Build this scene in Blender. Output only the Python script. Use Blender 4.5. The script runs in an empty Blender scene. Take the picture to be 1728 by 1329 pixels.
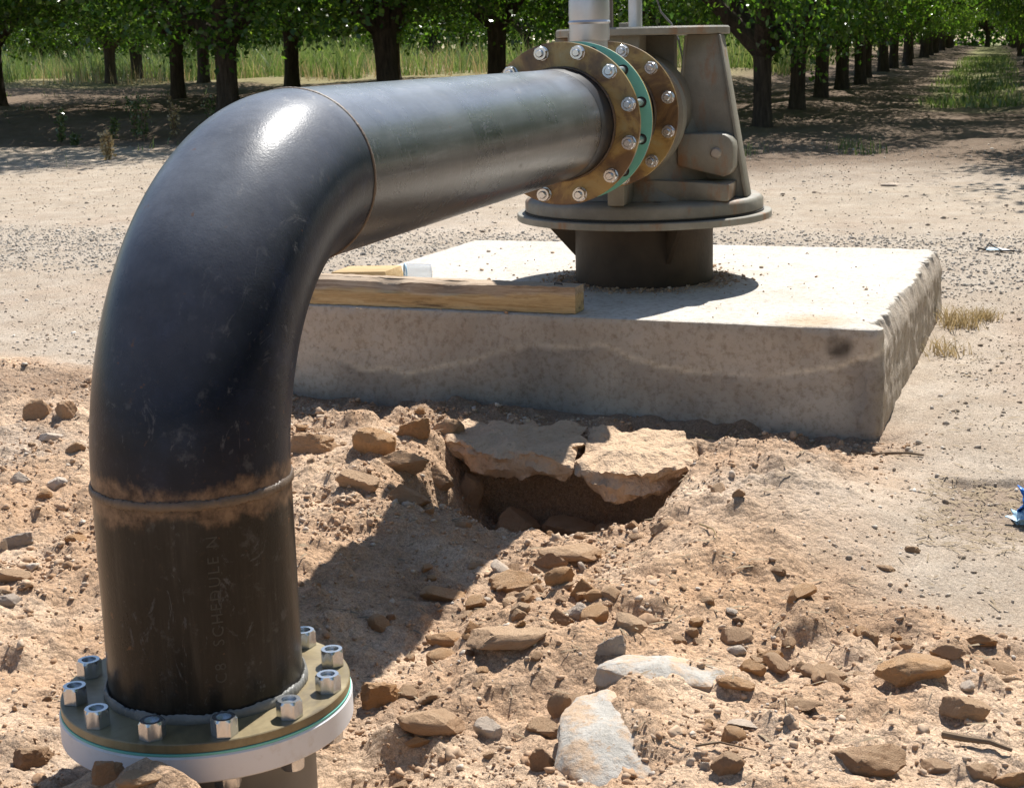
import bpy, bmesh, math, random
import numpy as np
from mathutils import Vector, Matrix, noise as mnoise

# ------------------------------------------------------------------ camera, sky, sun, exposure
SC = bpy.context.scene
COL = SC.collection
cam_d = bpy.data.cameras.new("camera"); cam_o = bpy.data.objects.new("camera", cam_d); COL.objects.link(cam_o)
SC.camera = cam_o
cam_d.sensor_fit = 'HORIZONTAL'; cam_d.sensor_width = 36.0
cam_d.lens = 2610.98 / 1728 * 36.0
cam_d.clip_start = 0.05; cam_d.clip_end = 2000
CP = Vector((-2.19515, -1.24034, 1.03295)); YAW, PIT, ROL = 0.30228, 0.21762, -0.02635
_fw = Vector((math.cos(YAW)*math.cos(PIT), math.sin(YAW)*math.cos(PIT), -math.sin(PIT)))
_rt = Vector((math.sin(YAW), -math.cos(YAW), 0)); _up = _rt.cross(_fw)
_r2 = _rt*math.cos(ROL) + _up*math.sin(ROL); _u2 = -_rt*math.sin(ROL) + _up*math.cos(ROL)
cam_o.matrix_world = Matrix(((_r2.x, _u2.x, -_fw.x, CP.x), (_r2.y, _u2.y, -_fw.y, CP.y), (_r2.z, _u2.z, -_fw.z, CP.z), (0, 0, 0, 1)))
cam_d.dof.use_dof = True; cam_d.dof.focus_distance = 3.6; cam_d.dof.aperture_fstop = 22.0

SUN = Vector((0.74, -0.09, 1.0)).normalized()            # towards the sun
W = bpy.data.worlds.new("World"); SC.world = W; W.use_nodes = True
_wt = W.node_tree; _bg = _wt.nodes["Background"]
_sky = _wt.nodes.new("ShaderNodeTexSky"); _sky.sky_type = 'NISHITA'; _sky.sun_disc = False
_sky.sun_elevation = math.asin(SUN.z); _sky.sun_rotation = math.atan2(SUN.x, SUN.y)
_sky.air_density = 1.0; _sky.dust_density = 0.6; _sky.ozone_density = 1.0
_wt.links.new(_sky.outputs[0], _bg.inputs[0]); _bg.inputs[1].default_value = 0.08
sun_d = bpy.data.lights.new("sun", 'SUN'); sun_o = bpy.data.objects.new("sun", sun_d); COL.objects.link(sun_o)
sun_d.energy = 4.8; sun_d.angle = math.radians(0.53); sun_d.color = (1.0, 0.965, 0.905)
sun_o.rotation_euler = SUN.to_track_quat('Z', 'Y').to_euler(); sun_o.location = (0, 0, 20)
SC.view_settings.view_transform = 'Standard'; SC.view_settings.look = 'None'
SC.view_settings.exposure = 0.78; SC.view_settings.gamma = 1.0; SC.view_settings.use_curve_mapping = False
SC.cycles.max_bounces = 8; SC.cycles.transparent_max_bounces = 8
random.seed(7); RNG = np.random.default_rng(7)
rnd = random.random; uni = random.uniform; PI = math.pi

# ------------------------------------------------------------------ noise and terrain
#TERRAIN
def _hash(ix, iy, seed):
    h = (ix.astype(np.int64)*374761393 + iy.astype(np.int64)*668265263 + seed*1442695041) & 0xffffffff
    h = ((h ^ (h >> 13))*1274126177) & 0xffffffff
    h = ((h ^ (h >> 16))*2246822519) & 0xffffffff
    return ((h ^ (h >> 15)) & 0xffff)/32767.5 - 1.0
def vn(x, y, seed=0):
    ix = np.floor(x); iy = np.floor(y); fx = x-ix; fy = y-iy
    fx = fx*fx*fx*(fx*(fx*6-15)+10); fy = fy*fy*fy*(fy*(fy*6-15)+10)
    a = _hash(ix, iy, seed); b = _hash(ix+1, iy, seed); c = _hash(ix, iy+1, seed); d = _hash(ix+1, iy+1, seed)
    return (a*(1-fx)+b*fx)*(1-fy) + (c*(1-fx)+d*fx)*fy
def fbm(x, y, s, oct=4, seed=0, g=0.5):
    t = 0; a = 1.0; n = 0
    for i in range(oct):
        c, sn = math.cos(i*1.3), math.sin(i*1.3)
        t = t + a*vn((x*c-y*sn)/s+i*7.7, (x*sn+y*c)/s-i*3.1, seed+i*17); n += a; a *= g; s *= 0.5
    return t/n
def sm(a, b, v):
    t = np.clip((v-a)/(b-a), 0, 1); return t*t*(3-2*t)
def gauss(x, y, cx, cy, sx, sy): return np.exp(-((x-cx)/sx)**2-((y-cy)/sy)**2)
def rubble_mask(x, y):
    e = 0.16*fbm(x, y, 0.5, 3, 5)
    m = 1-sm(2.45, 2.85, x - 0.12*np.maximum(y, 0) + e)
    right = sm(-1.15, -0.75, y + 0.9*(1.25-np.minimum(x, 1.25)) + e)
    return m*np.where(x > 0.6, np.maximum(right, 0.0), 1.0)
def rut_mask(x, y):
    e = 0.05*fbm(x, y, 0.15, 3, 35)
    return (1-sm(2.09, 2.12, x+e))*sm(1.45, 1.8, x+e)*(1-sm(-1.20, -1.08, y+e))
def terrain(x, y):
    x = np.asarray(x, float); y = np.asarray(y, float)
    z = -0.15 + 0.03*sm(2.0, 2.7, x) + 0.10*sm(3.2, 6.0, x) + 0.06*sm(6, 12, x)
    left = sm(2.8, 4.6, y+0.5*fbm(x, y, 3, 2, 3))
    z = z + 0.27*sm(13.9, 16.4, x+0.5*fbm(x, y, 2.0, 2, 9)+0.08*(y-8))*left
    z = z + 0.007*np.clip(x-14, 0, 70) + 0.002*np.clip(x-20, 0, 45)*left
    far = sm(9, 14, x)
    z = z + far*(0.07*fbm(x, y, 2.2, 3, 11) + 0.05*np.cos((y-1.5)*2*PI/5.0)*sm(13, 17, x))*0.8
    z = z + far*0.05*fbm(x, y, 0.55, 4, 13)
    z = z + (1-far)*0.014*fbm(x, y, 1.2, 3, 15) + 0.004*fbm(x, y, 0.22, 3, 16)*(1-sm(14, 20, x))
    near = 1-sm(6.0, 7.5, x)
    z = z + near*0.0025*fbm(x, y, 0.05, 2, 18)
    R = rubble_mask(x, y)
    b1 = fbm(x, y, 0.42, 3, 21); b2 = fbm(x, y, 0.13, 3, 23); b3 = fbm(x, y, 0.04, 2, 25)
    lump = np.maximum(b2, -0.1)
    z = z + R*(0.045*b1 + 0.052*lump + 0.018*np.maximum(b3, -0.15) + 0.007*np.maximum(fbm(x, y, 0.02, 2, 27), -0.1))
    # smooth trodden mound right of the hole
    z = z + 0.085*gauss(x, y, 1.66, -0.78, 0.42, 0.27) + 0.03*gauss(x, y, 1.2, -0.7, 0.4, 0.3)
    # heap of soil left of the hole
    z = z + 0.05*gauss(x, y, 2.15, 0.62, 0.30, 0.25)
    # dug hole under the crust
    e = 0.05*fbm(x, y, 0.18, 3, 31)
    hole = sm(1.50, 2.00, x+e)*(1-sm(2.25, 2.33, x+e*0.6))*sm(-0.49, -0.39, y+e)*(1-sm(0.16, 0.36, y+e))
    z = z - 0.27*hole*(1+0.15*b2)
    # trough of rubble running from the hole to the riser
    z = z - 0.075*gauss(x, y, 1.30, -0.16, 0.48, 0.24) - 0.05*gauss(x, y, 0.75, -0.05, 0.35, 0.22)
    # pit round the riser
    z = z - 0.11*gauss(x, y, 0.18, -0.12, 0.36, 0.34)
    z = z + 0.175*gauss(x, y, -0.37, -0.05, 0.115, 0.19) - 0.03*gauss(x, y, -0.05, -0.42, 0.2, 0.15)
    r = np.hypot(x, y)
    z = np.where(r < 0.26, np.minimum(z, -0.085), z)
    # dry tyre rut on the right
    z = z - 0.022*rut_mask(x, y)
    z = z - 0.028*sm(2.12, 2.3, x)*(1-sm(2.75, 2.9, x))*sm(-1.12, -0.95, y)*(1-sm(0.9, 1.2, y))
    # sand drifted over the dried cement
    z = z + 0.045*gauss(x, y, 0.40, -0.66, 0.13, 0.11)
    return z
#ENDTERRAIN

# ------------------------------------------------------------------ object helpers
def tag(o, label=None, cat=None, group=None, kind=None):
    if label: o["label"] = label
    if cat: o["category"] = cat
    if group: o["group"] = group
    if kind: o["kind"] = kind
    return o
def empty(name, loc=(0, 0, 0), rz=0.0):
    o = bpy.data.objects.new(name, None); COL.objects.link(o); o.location = loc; o.rotation_euler[2] = rz
    o.empty_display_size = 0.1
    return o
def link(name, me, parent=None, m=None):
    o = bpy.data.objects.new(name, me); COL.objects.link(o)
    if parent: o.parent = parent
    if m is not None and not me.materials: me.materials.append(m)
    return o
def mesh_np(name, V, F, smooth=True, angle=None):
    me = bpy.data.meshes.new(name)
    V = np.asarray(V, np.float32); F = np.asarray(F, np.int32)
    me.vertices.add(len(V)); me.vertices.foreach_set("co", V.ravel())
    k = F.shape[1]
    me.loops.add(F.size); me.loops.foreach_set("vertex_index", F.ravel())
    me.polygons.add(len(F)); me.polygons.foreach_set("loop_start", np.arange(0, F.size, k, dtype=np.int32))
    if smooth: me.polygons.foreach_set("use_smooth", np.ones(len(F), bool))
    me.update(calc_edges=True); me.validate()
    if angle: me.set_sharp_from_angle(angle=math.radians(angle))
    return me
class MB:
    """collects faces for ONE mesh object"""
    def __init__(s): s.v = []; s.f = []
    def add(s, vs, fs):
        o = len(s.v); s.v += [tuple(q) for q in vs]; s.f += [tuple(i+o for i in q) for q in fs]; return s
    def box(s, x0, x1, y0, y1, z0, z1):
        return s.add([(x0,y0,z0),(x1,y0,z0),(x1,y1,z0),(x0,y1,z0),(x0,y0,z1),(x1,y0,z1),(x1,y1,z1),(x0,y1,z1)],
                     [(0,3,2,1),(4,5,6,7),(0,1,5,4),(1,2,6,5),(2,3,7,6),(3,0,4,7)])
    def prism(s, pts, off):
        """closed polygon pts (3-D), extruded by off"""
        n = len(pts); off = Vector(off); a = [Vector(q) for q in pts]; b = [q+off for q in a]
        fs = [tuple(range(n-1, -1, -1)), tuple(range(n, 2*n))] + [(i, (i+1) % n, n+(i+1) % n, n+i) for i in range(n)]
        return s.add(a+b, fs)
    def lathe(s, prof, o=(0,0,0), ax='z', n=64, caps=True):
        """prof: list of (radius, axial)"""
        o = Vector(o); vs = []; fs = []
        for r, h in prof:
            for k in range(n):
                c, q = r*math.cos(2*PI*k/n), r*math.sin(2*PI*k/n)
                vs.append(o + (Vector((c, q, h)) if ax == 'z' else Vector((h, c, q))))
        for j in range(len(prof)-1):
            for k in range(n):
                k2 = (k+1) % n
                fs.append((j*n+k, j*n+k2, (j+1)*n+k2, (j+1)*n+k))
        if caps:
            if prof[0][0] > 1e-6: fs.append(tuple(range(n-1, -1, -1)))
            if prof[-1][0] > 1e-6: fs.append(tuple((len(prof)-1)*n+k for k in range(n)))
        return s.add(vs, fs)
    def tube(s, pts, rad, n=8, caps=True):
        pts = [Vector(q) for q in pts]; vs = []; fs = []
        if not hasattr(rad, '__len__'): rad = [rad]*len(pts)
        up = Vector((0.13, 0.21, 0.97))
        for i, q in enumerate(pts):
            d = (pts[min(i+1, len(pts)-1)]-pts[max(i-1, 0)]).normalized()
            a = d.cross(up)
            if a.length < 0.05: a = d.cross(Vector((1, 0, 0)))
            a.normalize(); b = d.cross(a).normalized()
            for k in range(n):
                t = 2*PI*k/n; vs.append(q + rad[i]*(a*math.cos(t)+b*math.sin(t)))
        for j in range(len(pts)-1):
            for k in range(n):
                k2 = (k+1) % n; fs.append((j*n+k, j*n+k2, (j+1)*n+k2, (j+1)*n+k))
        if caps: fs += [tuple(range(n-1, -1, -1)), tuple((len(pts)-1)*n+k for k in range(n))]
        return s.add(vs, fs)
    def mesh(s, name, angle=35, bevel=0.0, seg=2):
        me = bpy.data.meshes.new(name); me.from_pydata(s.v, [], s.f)
        bm = bmesh.new(); bm.from_mesh(me); bmesh.ops.recalc_face_normals(bm, faces=bm.faces)
        if bevel > 0:
            es = [e for e in bm.edges if len(e.link_faces) == 2 and e.calc_face_angle(0) > math.radians(30)]
            bmesh.ops.bevel(bm, geom=es, offset=bevel, segments=seg, affect='EDGES', profile=0.5, clamp_overlap=True)
        bm.to_mesh(me); bm.free()
        me.polygons.foreach_set("use_smooth", np.ones(len(me.polygons), bool))
        me.set_sharp_from_angle(angle=math.radians(angle)); me.update()
        return me
    def build(s, name, m, parent=None, angle=35, bevel=0.0, seg=2):
        return link(name, s.mesh(name, angle, bevel, seg), parent, m)

# ------------------------------------------------------------------ materials
class NT:
    def __init__(s, name):
        s.m = bpy.data.materials.new(name); s.m.use_nodes = True; s.t = s.m.node_tree; s.n = s.t.nodes
        s.b = s.n["Principled BSDF"]; s.out = s.n["Material Output"]
        s.tc = s.n.new("ShaderNodeTexCoord")
    def l(s, a, b): s.t.links.new(a, b)
    def put(s, sock, v):
        if isinstance(v, bpy.types.NodeSocket): s.l(v, sock)
        elif isinstance(v, (tuple, list)): sock.default_value = (*v, 1.0) if len(v) == 3 and sock.type == 'RGBA' else v
        else: sock.default_value = v
    def co(s, scale=(1, 1, 1), kind='Object', rot=(0, 0, 0)):
        mp = s.n.new("ShaderNodeMapping"); s.l(s.tc.outputs[kind], mp.inputs[0])
        mp.inputs['Scale'].default_value = scale; mp.inputs['Rotation'].default_value = rot
        return mp.outputs[0]
    def noise(s, scale, detail=5, rough=0.6, co=None, dist=0.0):
        n = s.n.new("ShaderNodeTexNoise"); s.l(co if co is not None else s.tc.outputs['Object'], n.inputs['Vector'])
        n.inputs['Scale'].default_value = scale; n.inputs['Detail'].default_value = detail
        n.inputs['Roughness'].default_value = rough; n.inputs['Distortion'].default_value = dist
        return n.outputs['Fac']
    def voro(s, scale, co=None, feat='F1'):
        n = s.n.new("ShaderNodeTexVoronoi"); n.feature = feat; s.l(co if co is not None else s.tc.outputs['Object'], n.inputs['Vector'])
        n.inputs['Scale'].default_value = scale; return n.outputs['Distance']
    def ramp(s, fac, stops):
        n = s.n.new("ShaderNodeValToRGB"); s.put(n.inputs[0], fac); e = n.color_ramp.elements
        while len(e) < len(stops): e.new(0.5)
        for q, (p_, c) in zip(e, stops):
            q.position = p_; q.color = (*c, 1) if hasattr(c, '__len__') else (c, c, c, 1)
        return n.outputs[0]
    def mix(s, fac, a, b, mode='MIX'):
        n = s.n.new("ShaderNodeMix"); n.data_type = 'RGBA'; n.blend_type = mode
        s.put(n.inputs[0], fac); s.put(n.inputs[6], a); s.put(n.inputs[7], b); return n.outputs[2]
    def math(s, op, a, b=0.0, c=0.0):
        n = s.n.new("ShaderNodeMath"); n.operation = op; s.put(n.inputs[0], a); s.put(n.inputs[1], b)
        if len(n.inputs) > 2: s.put(n.inputs[2], c)
        return n.outputs[0]
    def attr(s, name):
        n = s.n.new("ShaderNodeAttribute"); n.attribute_name = name; return n
    def xyz(s, kind='Object'):
        n = s.n.new("ShaderNodeSeparateXYZ"); s.l(s.tc.outputs[kind], n.inputs[0]); return n.outputs
    def rand(s):
        return s.n.new("ShaderNodeObjectInfo").outputs['Random']
    def island(s):
        return s.n.new("ShaderNodeNewGeometry").outputs['Random Per Island']
    def bump(s, h, dist=0.01, st=1.0, prev=None):
        n = s.n.new("ShaderNodeBump"); s.put(n.inputs['Height'], h); n.inputs['Distance'].default_value = dist
        n.inputs['Strength'].default_value = st
        if prev is not None: s.l(prev, n.inputs['Normal'])
        s.l(n.outputs[0], s.b.inputs['Normal']); return n.outputs[0]
    def set(s, **k):
        nm = dict(col='Base Color', rough='Roughness', metal='Metallic', spec='Specular IOR Level', coat='Coat Weight', coatr='Coat Roughness', trans='Transmission Weight', ior='IOR', alpha='Alpha', sss='Subsurface Weight')
        for a, v in k.items(): s.put(s.b.inputs[nm[a]], v)
        return s

def soil_material():
    s = NT("soil"); c = s.attr("soil_colour").outputs['Color']; lo = s.attr("loose").outputs['Fac']
    n1 = s.noise(5, 8, 0.65); n2 = s.noise(38, 6, 0.7); n3 = s.noise(170, 4, 0.7); v = s.voro(60); v2 = s.voro(22)
    c = s.mix(s.ramp(n1, [(0.35, 0.0), (0.65, 0.55)]), c, s.mix(1.0, c, (0.74, 0.66, 0.58), 'MULTIPLY'))
    c = s.mix(s.ramp(n2, [(0.42, 0.0), (0.72, 0.6)]), c, s.mix(1.0, c, (1.22, 1.2, 1.18), 'MULTIPLY'))
    c = s.mix(s.ramp(n3, [(0.30, 0.7), (0.46, 0.0)]), c, s.mix(1.0, c, (0.55, 0.50, 0.46), 'MULTIPLY'))
    c = s.mix(s.ramp(s.noise(75, 5, 0.75), [(0.33, 0.6), (0.47, 0.0)]), c, s.mix(1.0, c, (0.62, 0.57, 0.52), 'MULTIPLY'))
    fine = s.ramp(s.noise(330, 3, 0.8), [(0.30, 0.62), (0.5, 1.0), (0.70, 1.32)]); c = s.mix(1.0, c, fine, 'MULTIPLY')
    fine = s.ramp(s.noise(120, 3, 0.8), [(0.32, 0.72), (0.5, 1.0), (0.68, 1.22)]); c = s.mix(1.0, c, fine, 'MULTIPLY')
    c = s.mix(s.ramp(s.noise(230, 2, 0.6), [(0.66, 0.0), (0.74, 0.55)]), c, (0.62, 0.58, 0.54))
    s.set(col=c, rough=0.95, spec=0.15)
    h = s.math('ADD', s.math('MULTIPLY', n2, 0.9), s.math('MULTIPLY', n3, 0.5))
    hv = s.math('MULTIPLY', s.math('SUBTRACT', 0.6, v), s.math('MULTIPLY', lo, 0.7))
    h = s.math('ADD', h, hv)
    s.bump(h, 0.016, 0.8); return s.m
def rock_material(name, cols, dark=0.6, dist=0.016, dust_sheen=0.8):
    s = NT(name); co = s.co(); r = s.rand()
    off = s.n.new("ShaderNodeVectorMath"); off.operation = 'ADD'; s.l(s.tc.outputs['Object'], off.inputs[0])
    cb = s.n.new("ShaderNodeCombineXYZ"); s.l(s.math('MULTIPLY', r, 31.0), cb.inputs[0]); s.l(s.math('MULTIPLY', r, 17.0), cb.inputs[1]); s.l(cb.outputs[0], off.inputs[1])
    v = off.outputs[0]
    n1 = s.noise(3.0, 8, 0.65, v); n2 = s.noise(14, 6, 0.7, v); n3 = s.noise(45, 3, 0.7, v)
    base = s.ramp(r, [(i/(len(cols)-1) if len(cols) > 1 else 0, c) for i, c in enumerate(cols)])
    c = s.mix(s.ramp(n1, [(0.35, 0.0), (0.7, 0.7)]), base, s.mix(1.0, base, (1.25, 1.22, 1.2), 'MULTIPLY'))
    c = s.mix(s.ramp(n2, [(0.3, dark*0.7), (0.5, 0.0)]), c, s.mix(1.0, c, (0.62, 0.55, 0.49), 'MULTIPLY'))
    gn = s.n.new("ShaderNodeNewGeometry"); sp = s.n.new("ShaderNodeSeparateXYZ"); s.l(gn.outputs['Normal'], sp.inputs[0])
    du = s.math('MULTIPLY', s.ramp(sp.outputs[2], [(0.45, 0.0), (0.95, 0.75)]), s.ramp(n1, [(0.35, 0.3), (0.6, 1.0)]))
    c = s.mix(s.math('MULTIPLY', du, dust_sheen), c, (0.57, 0.415, 0.275))
    c = s.mix(s.ramp(n3, [(0.32, 0.45), (0.44, 0.0)]), c, s.mix(1.0, c, (0.65, 0.6, 0.54), 'MULTIPLY'))
    s.set(col=c, rough=0.95, spec=0.15)
    s.bump(s.math('ADD', n2, s.math('MULTIPLY', n3, 0.6)), dist, 0.8); return s.m
def cement_material():
    s = NT("dried_cement"); n = s.noise(11, 7, 0.7); n2 = s.noise(70, 5, 0.7); n3 = s.noise(25, 6, 0.7, s.co((1, 3, 1)))
    c = s.ramp(n3, [(0.3, (0.36, 0.335, 0.295)), (0.6, (0.45, 0.42, 0.375)), (0.8, (0.51, 0.48, 0.43))])
    c = s.mix(s.ramp(n, [(0.47, 0.0), (0.58, 0.95)]), c, (0.50, 0.36, 0.245))
    c = s.mix(s.ramp(n2, [(0.58, 0.0), (0.66, 0.8)]), c, (0.36, 0.235, 0.14))
    s.set(col=c, rough=0.9, spec=0.2); s.bump(s.math('ADD', n2, n), 0.008, 0.6); return s.m
def crumb_material(name, stops):
    s = NT(name); c = s.ramp(s.island(), stops); n = s.noise(160, 3, 0.7)
    c = s.mix(s.ramp(n, [(0.35, 0.5), (0.6, 0.0)]), c, s.mix(1.0, c, (0.6, 0.55, 0.5), 'MULTIPLY'))
    s.set(col=c, rough=0.95, spec=0.15); return s.m

def concrete_material():
    s = NT("concrete"); c = s.attr("pad_colour").outputs['Color']
    n1 = s.noise(6, 8, 0.7); n2 = s.noise(45, 6, 0.7); n3 = s.noise(240, 3, 0.6)
    c = s.mix(s.ramp(n1, [(0.35, 0.45), (0.6, 0.0)]), c, s.mix(1.0, c, (0.78, 0.73, 0.67), 'MULTIPLY'))
    c = s.mix(s.ramp(n2, [(0.34, 0.75), (0.52, 0.0)]), c, s.mix(1.0, c, (0.62, 0.57, 0.51), 'MULTIPLY'))
    c = s.mix(s.ramp(n3, [(0.68, 0.0), (0.75, 0.6)]), c, s.mix(1.0, c, (0.5, 0.47, 0.45), 'MULTIPLY'))
    s.set(col=c, rough=0.9, spec=0.2); s.bump(s.math('ADD', n2, s.math('MULTIPLY', n3, 0.4)), 0.007, 0.9); return s.m
def steel_pipe_material(name, tint=(1, 1, 1), grey=0.0, streak='x', rust_z=None, rust_line=False, dust_sheen=0.5):
    s = NT(name)
    sc = (0.5, 6, 6) if streak == 'x' else (7, 7, 0.6) if streak == 'z' else (2, 2, 2)
    n1 = s.noise(2.2, 7, 0.65); n2 = s.noise(6, 7, 0.7, s.co(sc)); n3 = s.noise(70, 4, 0.7); nv = s.noise(26, 4, 0.7, s.co((3, 0.6, 0.6) if streak == 'x' else (1, 1, 1)))
    c = s.ramp(n2, [(0.3, tuple((0.008+0.03*grey)*t for t in tint)), (0.55, tuple((0.015+0.06*grey)*t for t in tint)), (0.78, tuple((0.03+0.22*grey)*t for t in tint))])
    c = s.mix(s.ramp(n1, [(0.45, 0.0), (0.75, 0.15+0.5*grey)]), c, tuple((0.12+0.14*grey)*t for t in (1, 0.98, 0.95)))
    c = s.mix(s.ramp(nv, [(0.60, 0.0), (0.72, 0.18+0.4*grey)]), c, tuple((0.2+0.1*grey) for t in (1, 1, 1)))
    rm = s.ramp(n3, [(0.62, 0.0), (0.75, 0.35)])
    c = s.mix(rm, c, (0.10, 0.055, 0.03))
    X = s.xyz()
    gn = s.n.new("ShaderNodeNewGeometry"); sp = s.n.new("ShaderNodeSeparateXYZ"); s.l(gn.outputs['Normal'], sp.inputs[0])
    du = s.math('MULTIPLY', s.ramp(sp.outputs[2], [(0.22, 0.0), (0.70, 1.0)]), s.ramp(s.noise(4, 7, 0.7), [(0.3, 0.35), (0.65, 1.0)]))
    c = s.mix(s.math('MULTIPLY', du, dust_sheen), c, (0.29, 0.31, 0.345))        # thin dusty film with the sunlit sheen painted in on upward faces
    sc_ = s.ramp(s.noise(7, 5, 0.8, s.co((1, 2.5, 1), rot=(0.5, 0.4, 0.9)), 2.2), [(0.60, 0.0), (0.66, 0.30)]); c = s.mix(sc_, c, (0.17, 0.17, 0.175))   # scuffs
    sp_ = s.ramp(s.noise(32, 3, 0.6), [(0.70, 0.0), (0.74, 0.6)]); c = s.mix(sp_, c, (0.16, 0.08, 0.04))                                    # rust spots
    if rust_z is not None:
        d = s.math('ABSOLUTE', s.math('SUBTRACT', X[2], rust_z))
        d = s.math('ADD', d, s.math('MULTIPLY', s.math('SUBTRACT', s.noise(11, 5, 0.7, s.co((1, 1, 0.6))), 0.5), 0.11))
        f = s.ramp(d, [(0.006, 0.7), (0.022, 0.0)])
        c = s.mix(f, c, s.ramp(s.noise(40, 4, 0.7), [(0.35, (0.07, 0.04, 0.024)), (0.65, (0.30, 0.19, 0.115))]))
    if rust_line:
        d = s.math('ABSOLUTE', s.math('SUBTRACT', X[2], 0.705))
        f = s.math('MULTIPLY', s.math('MULTIPLY', s.ramp(d, [(0.004, 1.0), (0.010, 0.0)]), s.ramp(s.noise(60, 4, 0.8), [(0.45, 0.0), (0.56, 0.9)])), s.ramp(s.math('SUBTRACT', X[0], 0.9), [(0.0, 0.0), (0.25, 1.0)]))
        c = s.mix(f, c, (0.13, 0.045, 0.015))
    s.set(col=c, metal=0.0, spec=0.14+0.60*grey, rough=s.math('ADD', s.ramp(n1, [(0.3, 0.25-0.04*grey), (0.7, 0.37-0.08*grey)]), s.math('MULTIPLY', sc_, 0.5)), coat=0.06+0.2*grey, coatr=0.24)
    if grey > 0.5: s.set(metal=0.2)
    s.bump(s.math('ADD', n3, s.math('MULTIPLY', s.noise(260, 2, 0.5), 0.6)), 0.0012, 0.35); return s.m
def amber_flange_material():
    s = NT("amber_varnished_steel"); n = s.noise(9, 6, 0.65, dist=0.6); n2 = s.noise(40, 5, 0.7)
    c = s.ramp(n, [(0.30, (0.055, 0.024, 0.009)), (0.45, (0.16, 0.085, 0.025)), (0.56, (0.33, 0.22, 0.065)), (0.72, (0.34, 0.29, 0.14))])
    c = s.mix(s.ramp(n2, [(0.58, 0.0), (0.75, 0.5)]), c, (0.07, 0.03, 0.012))
    s.set(col=c, rough=0.38, spec=0.6, coat=0.3, coatr=0.2); s.bump(n2, 0.001, 0.3); return s.m
def olive_flange_material():
    s = NT("olive_grey_varnished_steel"); n = s.noise(8, 6, 0.65, dist=0.5); n2 = s.noise(45, 5, 0.7)
    c = s.ramp(n, [(0.30, (0.10, 0.075, 0.04)), (0.48, (0.22, 0.17, 0.085)), (0.62, (0.31, 0.25, 0.14)), (0.8, (0.27, 0.25, 0.18))])
    c = s.mix(s.ramp(n2, [(0.56, 0.0), (0.74, 0.5)]), c, (0.15, 0.09, 0.04))
    s.set(col=c, rough=0.45, spec=0.5, coat=0.15, coatr=0.25); s.bump(n2, 0.001, 0.35); return s.m
def plain(name, col, rough=0.5, metal=0.0, spec=0.5, var=0.25, scale=20, bump=0.0, coat=0.0):
    s = NT(name); n = s.noise(scale, 6, 0.65)
    c = s.mix(s.ramp(n, [(0.35, var), (0.6, 0.0)]), col, tuple(q*0.55 for q in col))
    c = s.mix(s.ramp(s.noise(scale*0.3, 4, 0.6), [(0.5, 0.0), (0.75, var)]), c, tuple(min(1, q*1.3) for q in col))
    s.set(col=c, rough=rough, metal=metal, spec=spec, coat=coat)
    if bump: s.bump(s.noise(scale*6, 4, 0.6), bump, 0.5)
    return s.m
def dirty_pvc():
    s = NT("white_pvc"); n = s.noise(9, 6, 0.7); n2 = s.noise(60, 4, 0.7)
    c = s.mix(s.ramp(n2, [(0.55, 0.0), (0.75, 0.3)]), (0.70, 0.69, 0.71), (0.52, 0.47, 0.42))
    c = s.mix(s.ramp(n, [(0.55, 0.0), (0.70, 0.55)]), c, (0.50, 0.40, 0.30)); s.set(col=c, rough=0.5, spec=0.4); return s.m
def cast_material():
    s = NT("weathered_cast_iron_paint"); n = s.noise(5, 7, 0.65); n2 = s.noise(28, 6, 0.7); n3 = s.noise(9, 6, 0.7, s.co((1, 1, 0.35)))
    c = s.ramp(n, [(0.3, (0.145, 0.13, 0.10)), (0.55, (0.225, 0.208, 0.165)), (0.75, (0.285, 0.268, 0.22))])
    c = s.mix(s.ramp(n3, [(0.54, 0.0), (0.67, 0.8)]), c, (0.24, 0.11, 0.04))
    c = s.mix(s.ramp(n2, [(0.62, 0.0), (0.75, 0.6)]), c, (0.30, 0.26, 0.2))
    s.set(col=c, rough=0.55, spec=0.45); s.bump(s.math('ADD', n2, s.noise(150, 3, 0.6)), 0.002, 0.45); return s.m
def wood_material(name, dark):
    s = NT(name)
    g = s.noise(7, 7, 0.7, s.co((0.6, 9, 9)), 1.2); w = s.noise(3, 3, 0.6); g2 = s.noise(60, 4, 0.7, s.co((0.25, 6, 6)))
    c = s.ramp(g, [(0.3, (0.34, 0.215, 0.095)), (0.5, (0.50, 0.35, 0.175)), (0.7, (0.62, 0.47, 0.27))])
    c = s.mix(s.ramp(g2, [(0.45, 0.0), (0.7, 0.35)]), c, (0.22, 0.12, 0.05))
    if dark:
        X = s.xyz(); f = s.math('MULTIPLY', s.ramp(s.math('ADD', X[2], s.math('MULTIPLY', s.math('SUBTRACT', w, 0.5), 0.08)), [(0.052, 0.0), (0.062, 0.85)]), 1.0)
        c = s.mix(f, c, s.ramp(g, [(0.35, (0.24, 0.17, 0.12)), (0.65, (0.52, 0.42, 0.32))]))
        f = s.math('MULTIPLY', s.ramp(s.noise(9, 6, 0.75, s.co((0.35, 2, 3))), [(0.56, 0.0), (0.68, 0.8)]), 1.0)
        c = s.mix(f, c, (0.07, 0.045, 0.03))
    s.set(col=c, rough=0.8, spec=0.25); s.bump(g2, 0.002, 0.5); return s.m
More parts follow.
